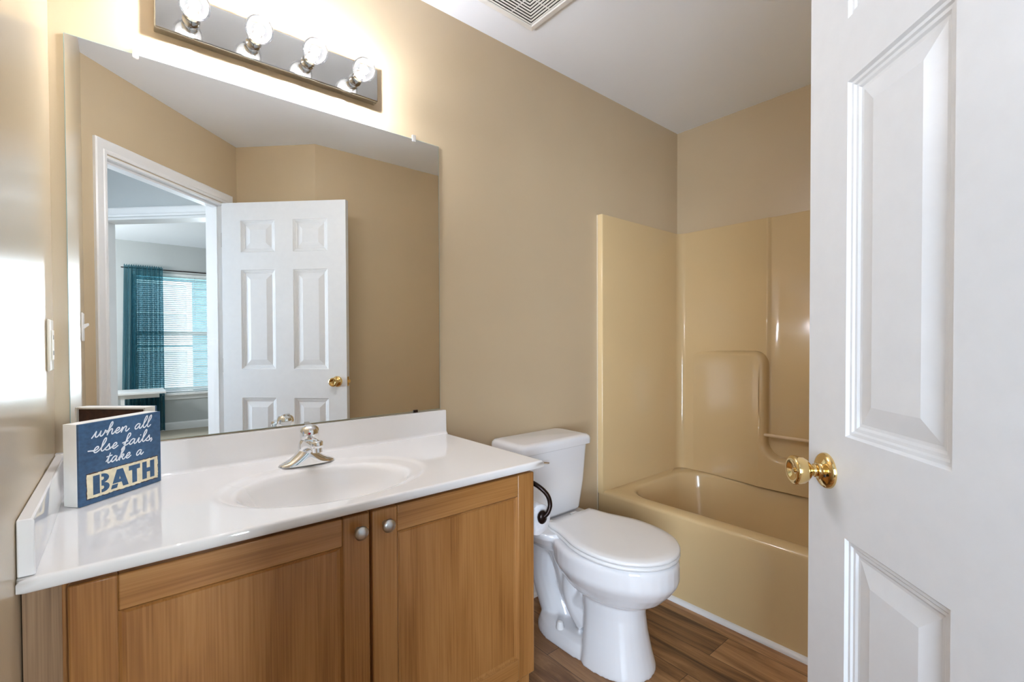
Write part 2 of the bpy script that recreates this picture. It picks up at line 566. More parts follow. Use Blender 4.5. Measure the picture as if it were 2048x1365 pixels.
mb.prism([hl(1.9, HW0), hl(1.9, HW1), hl(2.0, HW1), hl(2.0, HW0)], 0, HZ0).prism([hl(1.9, HW0), hl(1.9, HW1), hl(2.0, HW1), hl(2.0, HW0)], HZ1, ZC)
structure(mb.build('wall_hall_far', M['wall_grey']), 'grey hall wall with an added window opening, behind the camera')
hwin = MB()  # invented window frame, added to go with the hall fill
for a0, a1, z0, z1 in ((HW0, HW0 + .04, HZ0, HZ1), (HW1 - .04, HW1, HZ0, HZ1), (HW0 + .04, HW1 - .04, HZ0, HZ0 + .04), (HW0 + .04, HW1 - .04, HZ1 - .04, HZ1), (HW0 + .04, HW1 - .04, 1.28, 1.32)):
    hwin.prism([hl(1.93, a0), hl(1.93, a1), hl(1.97, a1), hl(1.97, a0)], z0, z1)
structure(hwin.build('added_window', M['trim']), 'white hall window added behind the camera for the fill light')
structure(MB().prism([hl(2.0, 1.5), hl(-.15, 1.5), hl(-.15, 1.6), hl(2.0, 1.6)], 0, ZC).build('wall_hall_end', M['wall_grey']))
structure(MB().prism([Ah + Vector((-.005, -.005, 0)), hl(0, 1.5), hl(-.12, 1.5), Vector((-.27, -1.20, 0))], 0, ZC).build('wall_hall_side', M['wall_grey']))
# bedroom
WY = -6.0
WX0, WX1, WZ0, WZ1 = 0.10, 1.30, 0.50, 2.07
mb = MB()
mb.box(-2.2, WX0, WY - .15, WY, 0, ZC).box(WX1, 2.8, WY - .15, WY, 0, ZC).box(WX0, WX1, WY - .15, WY, 0, WZ0).box(WX0, WX1, WY - .15, WY, WZ1, ZC)
structure(mb.build('wall_bedroom_window', M['wall_grey']), 'grey bedroom wall around the window, seen in the mirror')
structure(MB().box(2.7, 2.8, WY, -2.0, 0, ZC).build('wall_bedroom_right', M['wall_grey']))
structure(MB().box(-2.2, -2.1, WY, -4.8, 0, ZC).build('wall_bedroom_left', M['wall_grey']))
structure(MB().box(0.80, 2.7, -2.12, -2.0, 0, ZC).build('wall_bedroom_near', M['wall_grey']))

# door casings and jambs
def casing(T, a0, a1, top, wd=0.06):
    """moulded casing on the plane c=0 of frame T (a along, b up, c out)"""
    prof = [(0, 0), (0, .009), (.006, .012), (.014, .012), (.018, .009), (.030, .011), (.044, .016), (.054, .017), (wd, .013), (wd, 0)]
    rings = []
    for k in range(4):
        ring = []
        for wv, t in prof:
            a, b = [(a0 - wv, 0), (a0 - wv, top + wv), (a1 + wv, top + wv), (a1 + wv, 0)][k]
            ring.append((a, b, t))
        rings.append(ring)
    return MB(T).loft(rings)
Z3 = Vector((0, 0, 1))
TA = frame(A, d, Z3, nin)
structure(casing(TA, DA0 - .004, DA1 + .004, DTOP + .004).build('trim_1', M['trim'], smooth=True, angle=25), 'white moulded casing around the bathroom doorway, seen in the mirror')
mb = MB(TA)
mb.box(DA0 - .0, DA0 + .004, 0, DTOP, -TH, .0).box(DA1 - .004, DA1, 0, DTOP, -TH, .0).box(DA0, DA1, DTOP - .012, DTOP, -TH, 0)
mb.box(DA0 + .004, DA0 + .012, 0, DTOP - .012, -.075, -.04).box(DA1 - .014, DA1 - .004, 0, DTOP - .012, -.075, -.04).box(DA0, DA1, DTOP - .022, DTOP - .012, -.075, -.04)
structure(mb.build('trim_2', M['trim']), 'white jamb lining the bathroom doorway')
TH_hall = frame(dg(0, -TH), d, Z3, -nin)
structure(casing(TH_hall, DA0 - .006, DA1 + .006, DTOP + .006, .05).build('trim_3', M['trim'], smooth=True, angle=25))
TB = frame(hl(0), Vector((-s45, -s45, 0)), Z3, Vector((-s45, s45, 0)))
structure(casing(TB, BS0 - .004, BS1 + .004, BTOP + .004, .062).build('trim_4', M['trim'], smooth=True, angle=25), 'white casing of the bedroom doorway across the hall, seen in the mirror')
mb = MB(TB)
mb.box(BS0, BS0 + .016, 0, BTOP, -TH, 0).box(BS1 - .016, BS1, 0, BTOP, -TH, 0).box(BS0, BS1, BTOP - .016, BTOP, -TH, 0)
structure(mb.build('trim_5', M['trim']))

# baseboards
def baseboard(name, p, q, nrm, h=0.085, shoe=True, label=None):
    p, q, nrm = Vector(p), Vector(q), Vector(nrm)
    prof = [(0, 0), (.020, 0), (.020, .010), (.017, .016), (.013, .019), (.013, h - .025), (.010, h - .012), (.006, h - .006), (.004, h), (0, h)] if shoe else \
        [(0, 0), (.013, 0), (.013, h - .025), (.010, h - .012), (.006, h - .006), (.004, h), (0, h)]
    rings = [[e + nrm * t + Vector((0, 0, z)) for t, z in prof] for e in (p, q)]
    structure(MB().loft(rings).build(name, M['trim'], smooth=True, angle=30), label)
baseboard('baseboard_front', (0.96, 0, 0), (1.866, 0, 0), (0, -1, 0), label='white baseboard on the wall behind the toilet')
baseboard('baseboard_back', (J.x + .03, YB, 0), (1.862, YB, 0), (0, 1, 0))
baseboard('baseboard_bedroom', (-2.09, WY, .012), (2.69, WY, .012), (0, 1, 0), .10, False)
prof = [(0, 0), (.018, 0), (.018, .006), (.015, .013), (.009, .017), (0, .018)]
rings = [[(1.886 - t, y, z) for t, z in prof] for y in (-.012, YB + .002)]
structure(MB().loft(rings).build('trim_6', M['trim'], smooth=True, angle=50), 'white quarter round strip along the foot of the bathtub')

# ------------------------------------------------------------------ six-panel door
e = Vector((1.0358, -1.2366, 0))
t = Vector((0.71, 0.7042, 0)).normalized()
DW, DT, DH0, DH1 = 0.786, 0.035, 0.012, 2.017
ndoor = Vector((-t.y, t.x, 0))
TD = frame(e, -t, Z3, ndoor)
us = [0, .115, .332, .447, .666, DW]
zs = [DH0, .25, .823, .999, 1.606, 1.713, 1.909, DH1]
RING = [(0, 0), (.004, -.0045), (.009, -.0048), (.012, -.0075), (.017, -.008), (.021, -.0105), (.026, -.0110), (.058, -.0045)]
def door_face(mb, c, sgn):
    for i in range(5):
        for k in range(7):
            u0, u1, z0, z1 = us[i], us[i + 1], zs[k], zs[k + 1]
            if i in (1, 3) and k in (1, 3, 5):
                rr = [[(u0 + s, z0 + s, c + sgn * h), (u1 - s, z0 + s, c + sgn * h), (u1 - s, z1 - s, c + sgn * h), (u0 + s, z1 - s, c + sgn * h)] for s, h in RING]
                mb.loft(rr, cap0=False, cap1=True)
            else:
                mb.add([(u0, z0, c), (u1, z0, c), (u1, z1, c), (u0, z1, c)], [(0, 1, 2, 3)])
mb = MB(TD)
door_face(mb, 0.0, 1)
door_face(mb, -DT, -1)
mb.add([(0, DH0, 0), (0, DH1, 0), (0, DH1, -DT), (0, DH0, -DT)], [(0, 1, 2, 3)])
mb.add([(DW, DH0, 0), (DW, DH1, 0), (DW, DH1, -DT), (DW, DH0, -DT)], [(0, 1, 2, 3)])
mb.add([(0, DH0, 0), (DW, DH0, 0), (DW, DH0, -DT), (0, DH0, -DT)], [(0, 1, 2, 3)])
mb.add([(0, DH1, 0), (DW, DH1, 0), (DW, DH1, -DT), (0, DH1, -DT)], [(0, 1, 2, 3)])
door = mb.build('door_1', M['door'])
bmx = bmesh.new()
bmx.from_mesh(door.data)
bmesh.ops.remove_doubles(bmx, verts=bmx.verts, dist=1e-5)
bmesh.ops.recalc_face_normals(bmx, faces=bmx.faces)
bmx.to_mesh(door.data)
bmx.free()
structure(door, 'open white six-panel door with brass knob at the right edge of the view')
door['category'] = 'door'
def rvec(T, v):
    return (T.to_3x3() @ Vector(v))
for c0, sg in ((0.0, 1), (-DT, -1)):
    org = TD @ Vector((0.060, 0.925, c0))
    ax = rvec(TD, (0, 0, sg))
    rose = MB().lathe([(0, .0325), (.003, .0325), (.007, .030), (.010, .024), (.0125, .018), (.014, .0145), (.018, .0130), (.0185, .0)], org, ax, 40).build('knob_rose', M['brass'], door, smooth=True, angle=60)
    kb = MB().lathe([(.012, .0105), (.020, .0105), (.022, .012), (.024, .0105), (.028, .0108), (.031, .0145), (.036, .020), (.043, .0243), (.052, .0262), (.058, .0265), (.0605, .0250), (.062, .0215), (.0605, .0165), (.058, .012), (.0565, .006), (.057, 0)], org, ax, 40).build('door_knob', M['brass'], door, smooth=True, angle=60)
    MB().lathe([(.0555, .0045), (.0585, .0042), (.0590, .0)], org, ax, 16).build('lock_button', M['brass'], kb, smooth=True)
    MB().lathe([(.0142, .0028), (.0158, .0026), (.0158, 0)], org + rvec(TD, (.022, -.004, 0)), ax, 12).build('rose_slot', M['black'], rose)
lp = MB(TD).box(-.0008, .0004, .897, .953, -.029, -.006).build('latch_plate', M['brass'], door)
MB(TD).add([(-.011, .917, -.024), (-.011, .935, -.024), (-.0008, .935, -.024), (-.0008, .917, -.024), (-.003, .917, -.010), (-.003, .935, -.010), (-.0008, .935, -.010), (-.0008, .917, -.010)],
           [(0, 1, 2, 3), (4, 7, 6, 5), (0, 4, 5, 1), (1, 5, 6, 2), (3, 7, 4, 0)]).build('latch_bolt', M['brass'], door)
for hz in (0.28, 1.02, 1.80):
    h = MB(TD)
    h.box(DW, DW + .002, hz - .044, hz + .044, -DT + .002, -.002).box(DW + .002, DW + .030, hz - .044, hz + .044, -DT - .001, -DT + .001)
    h.lathe([(0, .0055), (.088, .0055)], (DW + .004, hz - .044, -DT - .004), (0, 1, 0), 12)
    h.build('hinge', M['steel'], door)

# ------------------------------------------------------------------ bathtub and shower surround (one moulded unit)
TX0, TX1, TY0, TY1, RIM = 1.886, 2.645, -.002, YB + .002, .389
unit = thing('bathtub_shower_unit', (TX0, -.79, 0), 'almond moulded bathtub with its three-sided shower surround beside the toilet', 'bathtub')
def rrect(x0, x1, y0, y1, r, z, n=8):
    out = []
    for cx, cy, a0 in ((x1 - r, y1 - r, 0), (x0 + r, y1 - r, PI / 2), (x0 + r, y0 + r, PI), (x1 - r, y0 + r, 1.5 * PI)):
        for k in range(n + 1):
            a = a0 + PI / 2 * k / n
            out.append((cx + r * math.cos(a), cy + r * math.sin(a), z))
    return out
tubr = [rrect(TX0, TX1, TY1, TY0, .004, 0.002), rrect(TX0, TX1, TY1, TY0, .004, .10), rrect(TX0 + .002, TX1, TY1, TY0, .004, RIM - .05), rrect(TX0 + .001, TX1, TY1, TY0, .006, RIM - .016), rrect(TX0 + .004, TX1, TY1, TY0, .01, RIM - .006),
        rrect(TX0 + .012, TX1 - .004, TY1 + .004, TY0 - .004, .012, RIM)]
bx0, bx1, by0, by1 = TX0 + .088, 2.585, YB + .115, -.105
tubr += [rrect(bx0 - .02, bx1 + .012, by0 - .02, by1 + .02, .17, RIM + .002), rrect(bx0 - .006, bx1 + .004, by0 - .006, by1 + .006, .16, RIM - .003), rrect(bx0, bx1, by0, by1, .155, RIM - .014), rrect(bx0 + .01, bx1 - .01, by0 + .02, by1 - .012, .15, RIM - .08),
         rrect(bx0 + .035, bx1 - .03, by0 + .09, by1 - .04, .14, .15), rrect(bx0 + .06, bx1 - .055, by0 + .15, by1 - .07, .13, .085), rrect(bx0 + .10, bx1 - .10, by0 + .2, by1 - .12, .10, .065)]
MB().loft(tubr, cap0=True, cap1=True).build('tub', M['tub'], unit, smooth=True, angle=50)
# surround walls: plan outline extruded upward
STOP, SBOT = 1.812, RIM - .012
def surround_plan():
    inner = [(TX0 - .001, -.0325)]
    inner.append((TX0 + .004, -.034))
    fr = .045
    fx, fy = 2.618, -.034
    inner.append((2.45, fy))
    for k in range(9):
        a = PI / 2 - PI / 2 * k / 8
        inner.append((fx - fr + fr * math.cos(a), fy - fr + fr * math.sin(a)))
    # narrow bead and shallow centre bay in the long wall
    for y, x in ((-.30, 2.618), (-.530, 2.618), (-.537, 2.614), (-.544, 2.6155), (-.552, 2.624), (-.560, 2.627), (-.60, 2.628)):
        inner.append((x, y))
    half = inner[:]
    mid = YB / 2
    inner += [(x, 2 * mid - y) for x, y in reversed(half)]
    return inner
inner = surround_plan()
outline = [(TX0 - .003, -.002), (TX0 - .003, -.0295)] + inner + [(TX0 - .003, YB + .0295), (TX0 - .003, YB + .002), (2.645, YB + .002), (2.645, -.002)]
# prism as strips: inner face, top, ends
n_in = len(inner) + 4
face = outline[:n_in]
def back_of(p):
    x, y = p
    return (min(max(x, TX0 - .003), 2.645), y)
mb = MB()
wall_face = face
r0 = [(x, y, SBOT) for x, y in wall_face]
r1 = [(x, y, STOP - .006) for x, y in wall_face]
def shrink(p, s):
    x, y = p
    cx = 2.3
    nx = x + (s if x > 2.5 else 0)
    ny = y + (s if y > -.10 and x < 2.6 else (-s if y < YB + .10 and x < 2.6 else 0))
    return (min(nx, 2.644), max(min(ny, -.002), YB + .002))
r2 = [(*shrink(p, .004), STOP) for p in wall_face]
mb.loft([r0, r1, r2], cap0=False, cap1=False, closed=False)
nW = len(wall_face)
top_out = []
for x, y in [shrink(p, .004) for p in wall_face]:
    if x > 2.59:
        top_out.append((2.645, y, STOP))
    elif y > -.5:
        top_out.append((x, -.002, STOP))
    else:
        top_out.append((x, YB + .002, STOP))
mb.loft([r2, top_out], cap0=False, cap1=False, closed=False)
bo = [(x, y, SBOT) for x, y, z in top_out]
mb.loft([top_out, bo], cap0=False, cap1=False, closed=False)
mb.build('surround_wall', M['tub'], unit, smooth=True, angle=40)
# thicker lower part of the long wall: ledges left and right of a sunken shelf
LZ, SHZ, XF = 1.107, .555, 2.562
def arc(cx, cy, r, a0, a1, n=6):
    return [(cx + r * math.cos(a0 + (a1 - a0) * k / n), cy + r * math.sin(a0 + (a1 - a0) * k / n)) for k in range(n + 1)]
ys0, ys1 = -.125, -.548
mid = YB / 2
h2 = [(ys0, RIM + .004), (ys0, LZ)]
h2 += [(y, z) for y, z in [(-.17, LZ), (-.22, LZ), (-.28, LZ), (-.36, LZ), (-.43, LZ)]]
h2 += arc(ys1 + .065, LZ - .065, .065, PI / 2, PI, 8)
h2 += [(ys1, .9), (ys1, .75)]
h2 += arc(ys1 - .075, SHZ + .075, .075, 0, -PI / 2, 7)
outl = h2 + [(2 * mid - y, z) for y, z in reversed(h2)]
def xfront(y):
    dd = min(abs(y - ys0), abs(y - (2 * mid - ys0)))
    k_ = min(1, dd / abs(ys1 - ys0))
    return 2.6178 - (2.6178 - XF) * k_
def inset(pts, s):
    out = []
    n = len(pts)
    for i in range(n):
        p0, p1, p2 = pts[max(i - 1, 0)], pts[i], pts[min(i + 1, n - 1)]
        e1 = Vector((p1[0] - p0[0], p1[1] - p0[1]))
        e2 = Vector((p2[0] - p1[0], p2[1] - p1[1]))
        dirs = [q.normalized() for q in (e1, e2) if q.length > 1e-6]
        dd = sum(dirs, Vector((0, 0))).normalized()
        out.append((p1[0] - dd.y * s, p1[1] + dd.x * s))
    return out
top_line = outl[1:-1]                   # the upper outline from one end to the other, y falling
mb = MB()
rr = []
for s_, back, full in [(0, .0, 1), (0, .034, 0), (.002, .021, 0), (.007, .011, 0), (.014, .004, 0), (.022, .001, 0), (.030, .0, 0)]:
    q = inset(top_line, s_)
    rr.append([((2.64 if full else min(xfront(oy) + back, 2.639)), y, z) for (oy, oz), (y, z) in zip(top_line, q)])
mb.loft(rr, cap0=False, cap1=False, closed=False)
q = inset(top_line, .030)
cols = [[(xfront(oy), y, RIM + .004 + (z - RIM - .004) * k / 6) for k in range(7)] for (oy, oz), (y, z) in zip(top_line, q)]
mb.loft(cols, cap0=False, cap1=False, closed=False)
lo = mb.build('shelf_ledge', M['tub'], unit, smooth=True, angle=50)
bmx = bmesh.new()
bmx.from_mesh(lo.data)
bmesh.ops.remove_doubles(bmx, verts=bmx.verts, dist=1e-5)
bmesh.ops.dissolve_degenerate(bmx, edges=bmx.edges, dist=1e-5)
bmesh.ops.recalc_face_normals(bmx, faces=bmx.faces)
bmx.to_mesh(lo.data)
bmx.free()
MB().lathe([(0, .0085), (2 * abs(mid - ys1) + .02, .0085)], (2.582, ys1 + .01, .668), (0, -1, 0), 16).build('grab_bar', pmat('pale_bar', srgb(222, 198, 164), 0.15), unit, smooth=True)
tag_caulk = MB().box(TX0 - .0065, TX0 - .003, -.004, -.0005, .02, STOP)
structure(tag_caulk.build('trim_7', M['caulk']), 'white caulk line between the wall and the tub surround')

# ------------------------------------------------------------------ vanity
CX0, CX1, CYF, CZ = XL + .001, .957, -.566, .811
cab = thing('vanity_cabinet', (.41, -.27, 0), 'honey oak two-door vanity cabinet under the white sink top', 'cabinet')
FR = -.520                              # face frame front
c = MB().box(.918, .936, FR, -.001, .10, .7885).box(XL + .002, XL + .020, FR, -.001, .10, .7885).box(XL + .020, .918, FR, -.001, .10, .118).box(XL + .020, .918, -.010, -.001, .118, .7885)
c.box(XL + .020, .918, FR, FR + .018, .72, .7885).box(XL + .020, .918, FR, FR + .018, .118, .18).box(.405, .461, FR, FR + .018, .18, .72).box(XL + .02, -.05, FR, FR + .018, .18, .72)
c.box(XL + .002, .936, FR + .075, FR + .090, 0.0, .10)
c.build('carcass', M['oak_v'], cab)
MB().box(XL + .002, -.080, FR - .002, FR, .10, .7885).build('filler_strip', M['oak_side'], cab)
def cab_door(x0, x1, z0, z1, kx):
    rw, th = .062, .019
    yb, yf = FR - .001, FR - .001 - th
    bb = MB()
    # four frame members with a small inner profile
    outer = [(x0, z0), (x1, z0), (x1, z1), (x0, z1)]
    def rect(s):
        return [(x0 + s, z0 + s), (x1 - s, z0 + s), (x1 - s, z1 - s), (x0 + s, z1 - s)]
    s0, s1 = rw, rw + .010
    ra = [(x, yf + .0015, z) for x, z in rect(s0)]
    rb_ = [(x, yf + .0065, z) for x, z in rect(s0 + .004)]
    rc = [(x, yf + .009, z) for x, z in rect(s1)]
    pn = MB().loft([[(x, yb, z) for x, z in rect(s0)], ra, rb_, rc], cap0=True, cap1=True)
    fr = pn.build('door', M['oak_v'], cab)
    for a0, a1 in ((x0, x0 + rw), (x1 - rw, x1)):
        MB().box(a0, a1, yf, yb, z0, z1).build('stile', M['oak_v'], fr, bevel=.003)
    for b0, b1 in ((z0, z0 + rw), (z1 - rw, z1)):
        MB().box(x0 + rw, x1 - rw, yf, yb, b0, b1).build('rail', M['oak_h'], fr, bevel=.0025)
    kz = z1 - .034
    MB().lathe([(0, .0075), (.004, .0065), (.010, .0055), (.014, .0075), (.017, .0125), (.020, .0155), (.0235, .0158), (.027, .0135), (.0295, .008), (.0303, 0)], (kx, yf, kz), (0, -1, 0), 28).build('knob', M['nickel'], fr, smooth=True, angle=60)
cab_door(-.072, .4295, .172, .775, .402)
cab_door(.4365, .940, .172, .775, .467)

top = thing('sink_countertop', (.41, -.28, .79), 'glossy white sink top with moulded oval basin on the oak vanity', 'countertop')
bcx, bcy = .405, -.345
def counter_ring(angles, x0, x1, y0, y1, z):
    out = []
    for a in angles:
        ca, sa = math.cos(a), math.sin(a)
        tt = 1e9
        if ca > 1e-9: tt = min(tt, (x1 - bcx) / ca)
        if ca < -1e-9: tt = min(tt, (x0 - bcx) / ca)
        if sa > 1e-9: tt = min(tt, (y1 - bcy) / sa)
        if sa < -1e-9: tt = min(tt, (y0 - bcy) / sa)
        out.append((bcx + ca * tt, bcy + sa * tt, z))
    return out
ang = [2 * PI * k / 120 for k in range(120)]
for X in (CX0, CX1):
    for Y in (CYF, -.001):
        ang.append(math.atan2(Y - bcy, X - bcx) % (2 * PI))
for X in (CX0, CX1 - .007):
    for Y in (CYF + .007, -.001):
        ang.append(math.atan2(Y - bcy, X - bcx) % (2 * PI))
ang = sorted(ang)
def ell(a, b, z, dx=0, dy=0):
    return [(bcx + dx + a * math.cos(t_), bcy + dy + b * math.sin(t_), z) for t_ in ang]
rings = [counter_ring(ang, CX0, CX1 - .004, CYF + .004, -.001, CZ - .0215), counter_ring(ang, CX0, CX1, CYF, -.001, CZ - .0175), counter_ring(ang, CX0, CX1, CYF, -.001, CZ - .005), counter_ring(ang, CX0, CX1 - .002, CYF + .002, -.001, CZ - .0015), counter_ring(ang, CX0, CX1 - .006, CYF + .006, -.001, CZ), counter_ring(ang, CX0, CX1 - .010, CYF + .010, -.002, CZ)]
for a, b, z, dx, dy in ((.268, .202, 0, .008, .014), (.262, .196, 0, .008, .014), (.254, .189, -.0008, .008, .014), (.248, .184, -.003, .008, .014), (.240, .178, -.0045, .006, .011), (.222, .168, -.0055, 0, 0), (.214, .1625, -.0068, 0, 0), (.207, .157, -.011, 0, 0), (.198, .150, -.024, 0, 0),
                    (.182, .137, -.055, 0, 0), (.155, .115, -.088, 0, 0), (.11, .082, -.112, 0, 0), (.055, .042, -.122, 0, 0), (.024, .024, -.124, 0, 0)):
    rings.append(ell(a, b, CZ + z, dx, dy))
MB().loft(rings, cap0=False, cap1=True).build('basin_deck', M['marble'], top, smooth=True, angle=60)
MB().lathe([(0, .021), (.002, .022), (.0035, .020), (.003, .012), (.0045, .006), (.0045, 0)], (bcx, bcy, CZ - .1245), (0, 0, 1), 24).build('drain', M['chrome'], top, smooth=True)
bs = MB()
prof = [(-.001, CZ - .004), (-.022 - .014, CZ - .0005), (-.022 - .006, CZ + .003), (-.022 - .001, CZ + .010), (-.0215, CZ + .084), (-.0195, CZ + .089), (-.001, CZ + .089)]
bs.loft([[(x, y, z) for y, z in prof] for x in (CX0, CX1 - .008, CX1 - .002, CX1)])
bs.build('backsplash', M['marble'], top, smooth=True, angle=50)
ss = MB()
prof = [(XL + .001, CZ + .001), (XL + .021, CZ + .001), (XL + .0205, CZ + .084), (XL + .0185, CZ + .088), (XL + .001, CZ + .088)]
ss.loft([[(x, y, z) for x, z in prof] for y in (-.023, CYF + .012)])
ss.build('side_splash', M['marble'], top, bevel=.002)

# ------------------------------------------------------------------ faucet
fx, fy = .411, -.138
fau = thing('faucet', (fx, fy, CZ), 'chrome single-handle faucet with domed handle behind the sink basin', 'faucet')
mb = MB()
rings = []
for k in range(41):
    x = -.078 + .156 * k / 40
    q = min(1, abs(x) / .078)
    wy = .0275 * math.sqrt(max(1e-4, 1 - q ** 3.0)) + .001
    h = .012 * (1 - q ** 5) + .060 * max(0, 1 - q / .80) ** 1.9 + .002
    ring = []
    for i in range(21):
        a = PI * i / 20
        ring.append((fx + x, fy - wy * math.cos(a), CZ + .0005 + h * math.sin(a) ** 0.7))
    rings.append(ring)
mb.loft(rings)
mb.build('base', M['chrome'], fau, smooth=True, angle=60)
mb = MB()
pth = smooth_path([(fx, fy + .010, CZ + .010), (fx, fy + .004, CZ + .036), (fx, fy - .018, CZ + .055), (fx, fy - .052, CZ + .064), (fx, fy - .086, CZ + .064)], 6)
nP = len(pth)
mb.tube(pth, [(.026 - .010 * (i / (nP - 1)), .0275 - .0125 * (i / (nP - 1))) for i in range(nP)], 24)
mb.build('spout', M['chrome'], fau, smooth=True, angle=60)
MB().lathe([(0, .013), (.003, .0158), (.016, .0162), (.018, .0150), (.019, .0135), (.031, .0128), (.031, .009), (.028, .009)], (fx, fy - .090, CZ + .079), (0, -.14, -1), 28).build('aerator', M['chrome'], fau, smooth=True, angle=50)
MB().lathe([(0, .0255), (.014, .0235), (.020, .0205), (.0225, .0195), (.0225, .015)], (fx, fy, CZ + .046), (.06, 0, 1), 32).build('collar', M['chrome'], fau, smooth=True, angle=50)
hx_, hz_ = fx + .006, CZ + .0665
hb = MB().lathe([(0, .0185), (.003, .0240), (.014, .0262), (.027, .0262), (.036, .0235), (.042, .017), (.0445, .009), (.045, 0)], (hx_, fy, hz_), (.06, 0, 1), 36)
hb.loft([[(hx_ - .009, fy + .010, hz_ + .036), (hx_ + .011, fy + .010, hz_ + .036), (hx_ + .011, fy + .010, hz_ + .044), (hx_ - .009, fy + .010, hz_ + .044)],
         [(hx_ - .006, fy + .029, hz_ + .046), (hx_ + .008, fy + .029, hz_ + .046), (hx_ + .008, fy + .029, hz_ + .050), (hx_ - .006, fy + .029, hz_ + .050)]])
kn = hb.build('handle', M['chrome'], fau, smooth=True, angle=50)
vd = Vector((-.30, -1.0, 0)).normalized()           # grey steel patch stands in for a shaded notch, facing the basin
vs_ = Vector((-vd.y, vd.x, 0))
pc = Vector((hx_ + .001, fy, hz_)) + vd * .0250
tri = [pc + vs_ * -.0085 + Vector((0, 0, .001)), pc + vs_ * .0085 + Vector((0, 0, .001)), pc + vs_ * .002 + Vector((0, 0, .021)), pc + vs_ * -.002 + Vector((0, 0, .021))]
MB().add([p_ + vd * .0012 for p_ in tri] + [p_ - vd * .003 for p_ in tri], [(0, 1, 2, 3), (0, 4, 5, 1), (1, 5, 6, 2), (2, 6, 7, 3), (3, 7, 4, 0)]).build('notch_patch', M['steel'], kn)
MB().sphere(tuple(pc + Vector((0, 0, .0235))), .0038, 14, 8).build('handle_button', M['red'], kn, smooth=True)

# ------------------------------------------------------------------ wall mirror
mx0, mx1, mz0, mz1 = -.0995, .9405, .9045, 1.9127
mir = thing('wall_mirror', ((mx0 + mx1) / 2, 0, mz0), 'large frameless wall mirror above the white sink top', 'mirror')
MB().box(mx0, mx1, -.0058, -.0005, mz0, mz1).build('glass_edge', M['mirror_edge'], mir)
MB().add([(mx0 + .0015, -.0060, mz0 + .001), (mx1 - .0015, -.0060, mz0 + .001), (mx1 - .0015, -.0060, mz1 - .0015), (mx0 + .0015, -.0060, mz1 - .0015), (mx0 + .0015, -.0056, mz0 + .001), (mx1 - .0015, -.0056, mz0 + .001), (mx1 - .0015, -.0056, mz1 - .0015), (mx0 + .0015, -.0056, mz1 - .0015)],
         [(0, 1, 2, 3), (7, 6, 5, 4), (0, 4, 5, 1), (1, 5, 6, 2), (2, 6, 7, 3), (3, 7, 4, 0)]).build('reflecting_face', M['mirror'], mir)
for cx in (.036, .835):
    MB().box(cx - .007, cx + .007, -.0095, -.0062, mz1 - .010, mz1 + .003).box(cx - .007, cx + .007, -.0095, -.0005, mz1 + .001, mz1 + .014).build('clip', M['clip'], mir, bevel=.001)
MB().box(.826, .842, -.0095, -.0062, mz0 - .001, mz0 + .006).box(.826, .842, -.0095, -.0005, mz0 - .003, mz0 - .0002).build('bottom_clip', M['bronze'], mir)

# ------------------------------------------------------------------ vanity light
vl = thing('vanity_light', (.38, 0, 2.043), 'chrome bar light with four clear globe bulbs above the mirror', 'light fixture')
lx0, lx1, lz0, lz1, ly = .074, .684, 1.988, 2.099, -.034
mb = MB()
mb.box(lx0, lx1, ly, -.0005, lz0, lz1)
mb.build('backplate', M['chrome_plate'], vl, bevel=.003)
for k in range(4):
    x, z = .154 + .1502 * k, 2.036
    so = MB().lathe([(0, .0205), (.003, .0205), (.005, .0190), (.028, .0190), (.029, .0196), (.031, .0196), (.032, .0190), (.043, .0190), (.043, .014), (.036, .014)], (x, ly, z), (0, -1, 0), 28).build('socket', M['chrome'], vl, smooth=True, angle=50)
    pr = [(.038, .0125)]
    cc, rb = ly - .076, .0355
    for j in range(4, 25):
        a = PI * j / 24
        pr.append((.076 - rb * math.cos(a), max(rb * math.sin(a), .0001)))
    bu = MB().lathe(pr, (x, ly, z), (0, -1, 0), 32).build('bulb', M['bulb_glass'], vl, smooth=True, angle=70)
    MB().sphere((x, cc, z), .0135, 16, 10, (1.0, .8, 1.0)).build('filament', M['filament'], bu, smooth=True)
    MB().lathe([(.036, .008), (.055, .004), (.066, .003)], (x, ly, z), (0, -1, 0), 10).build('stem', M['white_plastic'], bu, smooth=True)

# ------------------------------------------------------------------ toilet
tcx = 1.380
toi = thing('toilet', (tcx, -.37, 0), 'white two-piece toilet with closed lid between vanity and bathtub', 'toilet')
def oval(cy, hw, hl_f, hl_b, z, n=40, p=2.0, dx=0):
    out = []
    for k in range(n):
        a = 2 * PI * k / n
        ca, sa = math.cos(a), math.sin(a)
        x = hw * math.copysign(abs(ca) ** (2 / p), ca)
        y = (hl_f if sa < 0 else hl_b) * math.copysign(abs(sa) ** (2 / p), sa)
        out.append((tcx + dx + x, cy + y, z))
    return out
mb = MB()
# bowl
mb.loft([oval(-.46, .085, .140, .10, .225), oval(-.468, .118, .186, .14, .250), oval(-.470, .142, .214, .17, .272), oval(-.472, .166, .244, .20, .308), oval(-.472, .180, .260, .215, .332), oval(-.472, .1845, .2645, .22, .342), oval(-.472, .187, .267, .225, .352), oval(-.472, .187, .267, .23, .402), oval(-.472, .184, .264, .23, .412), oval(-.472, .178, .258, .225, .418)])
# front column
mb.loft([oval(-.47, .128, .180, .075, .0, p=2.2), oval(-.47, .127, .179, .075, .015, p=2.2), oval(-.47, .118, .166, .070, .06, p=2.2), oval(-.468, .108, .152, .068, .13, p=2.2), oval(-.466, .104, .146, .07, .19, p=2.2), oval(-.466, .106, .150, .08, .25, p=2.2)])
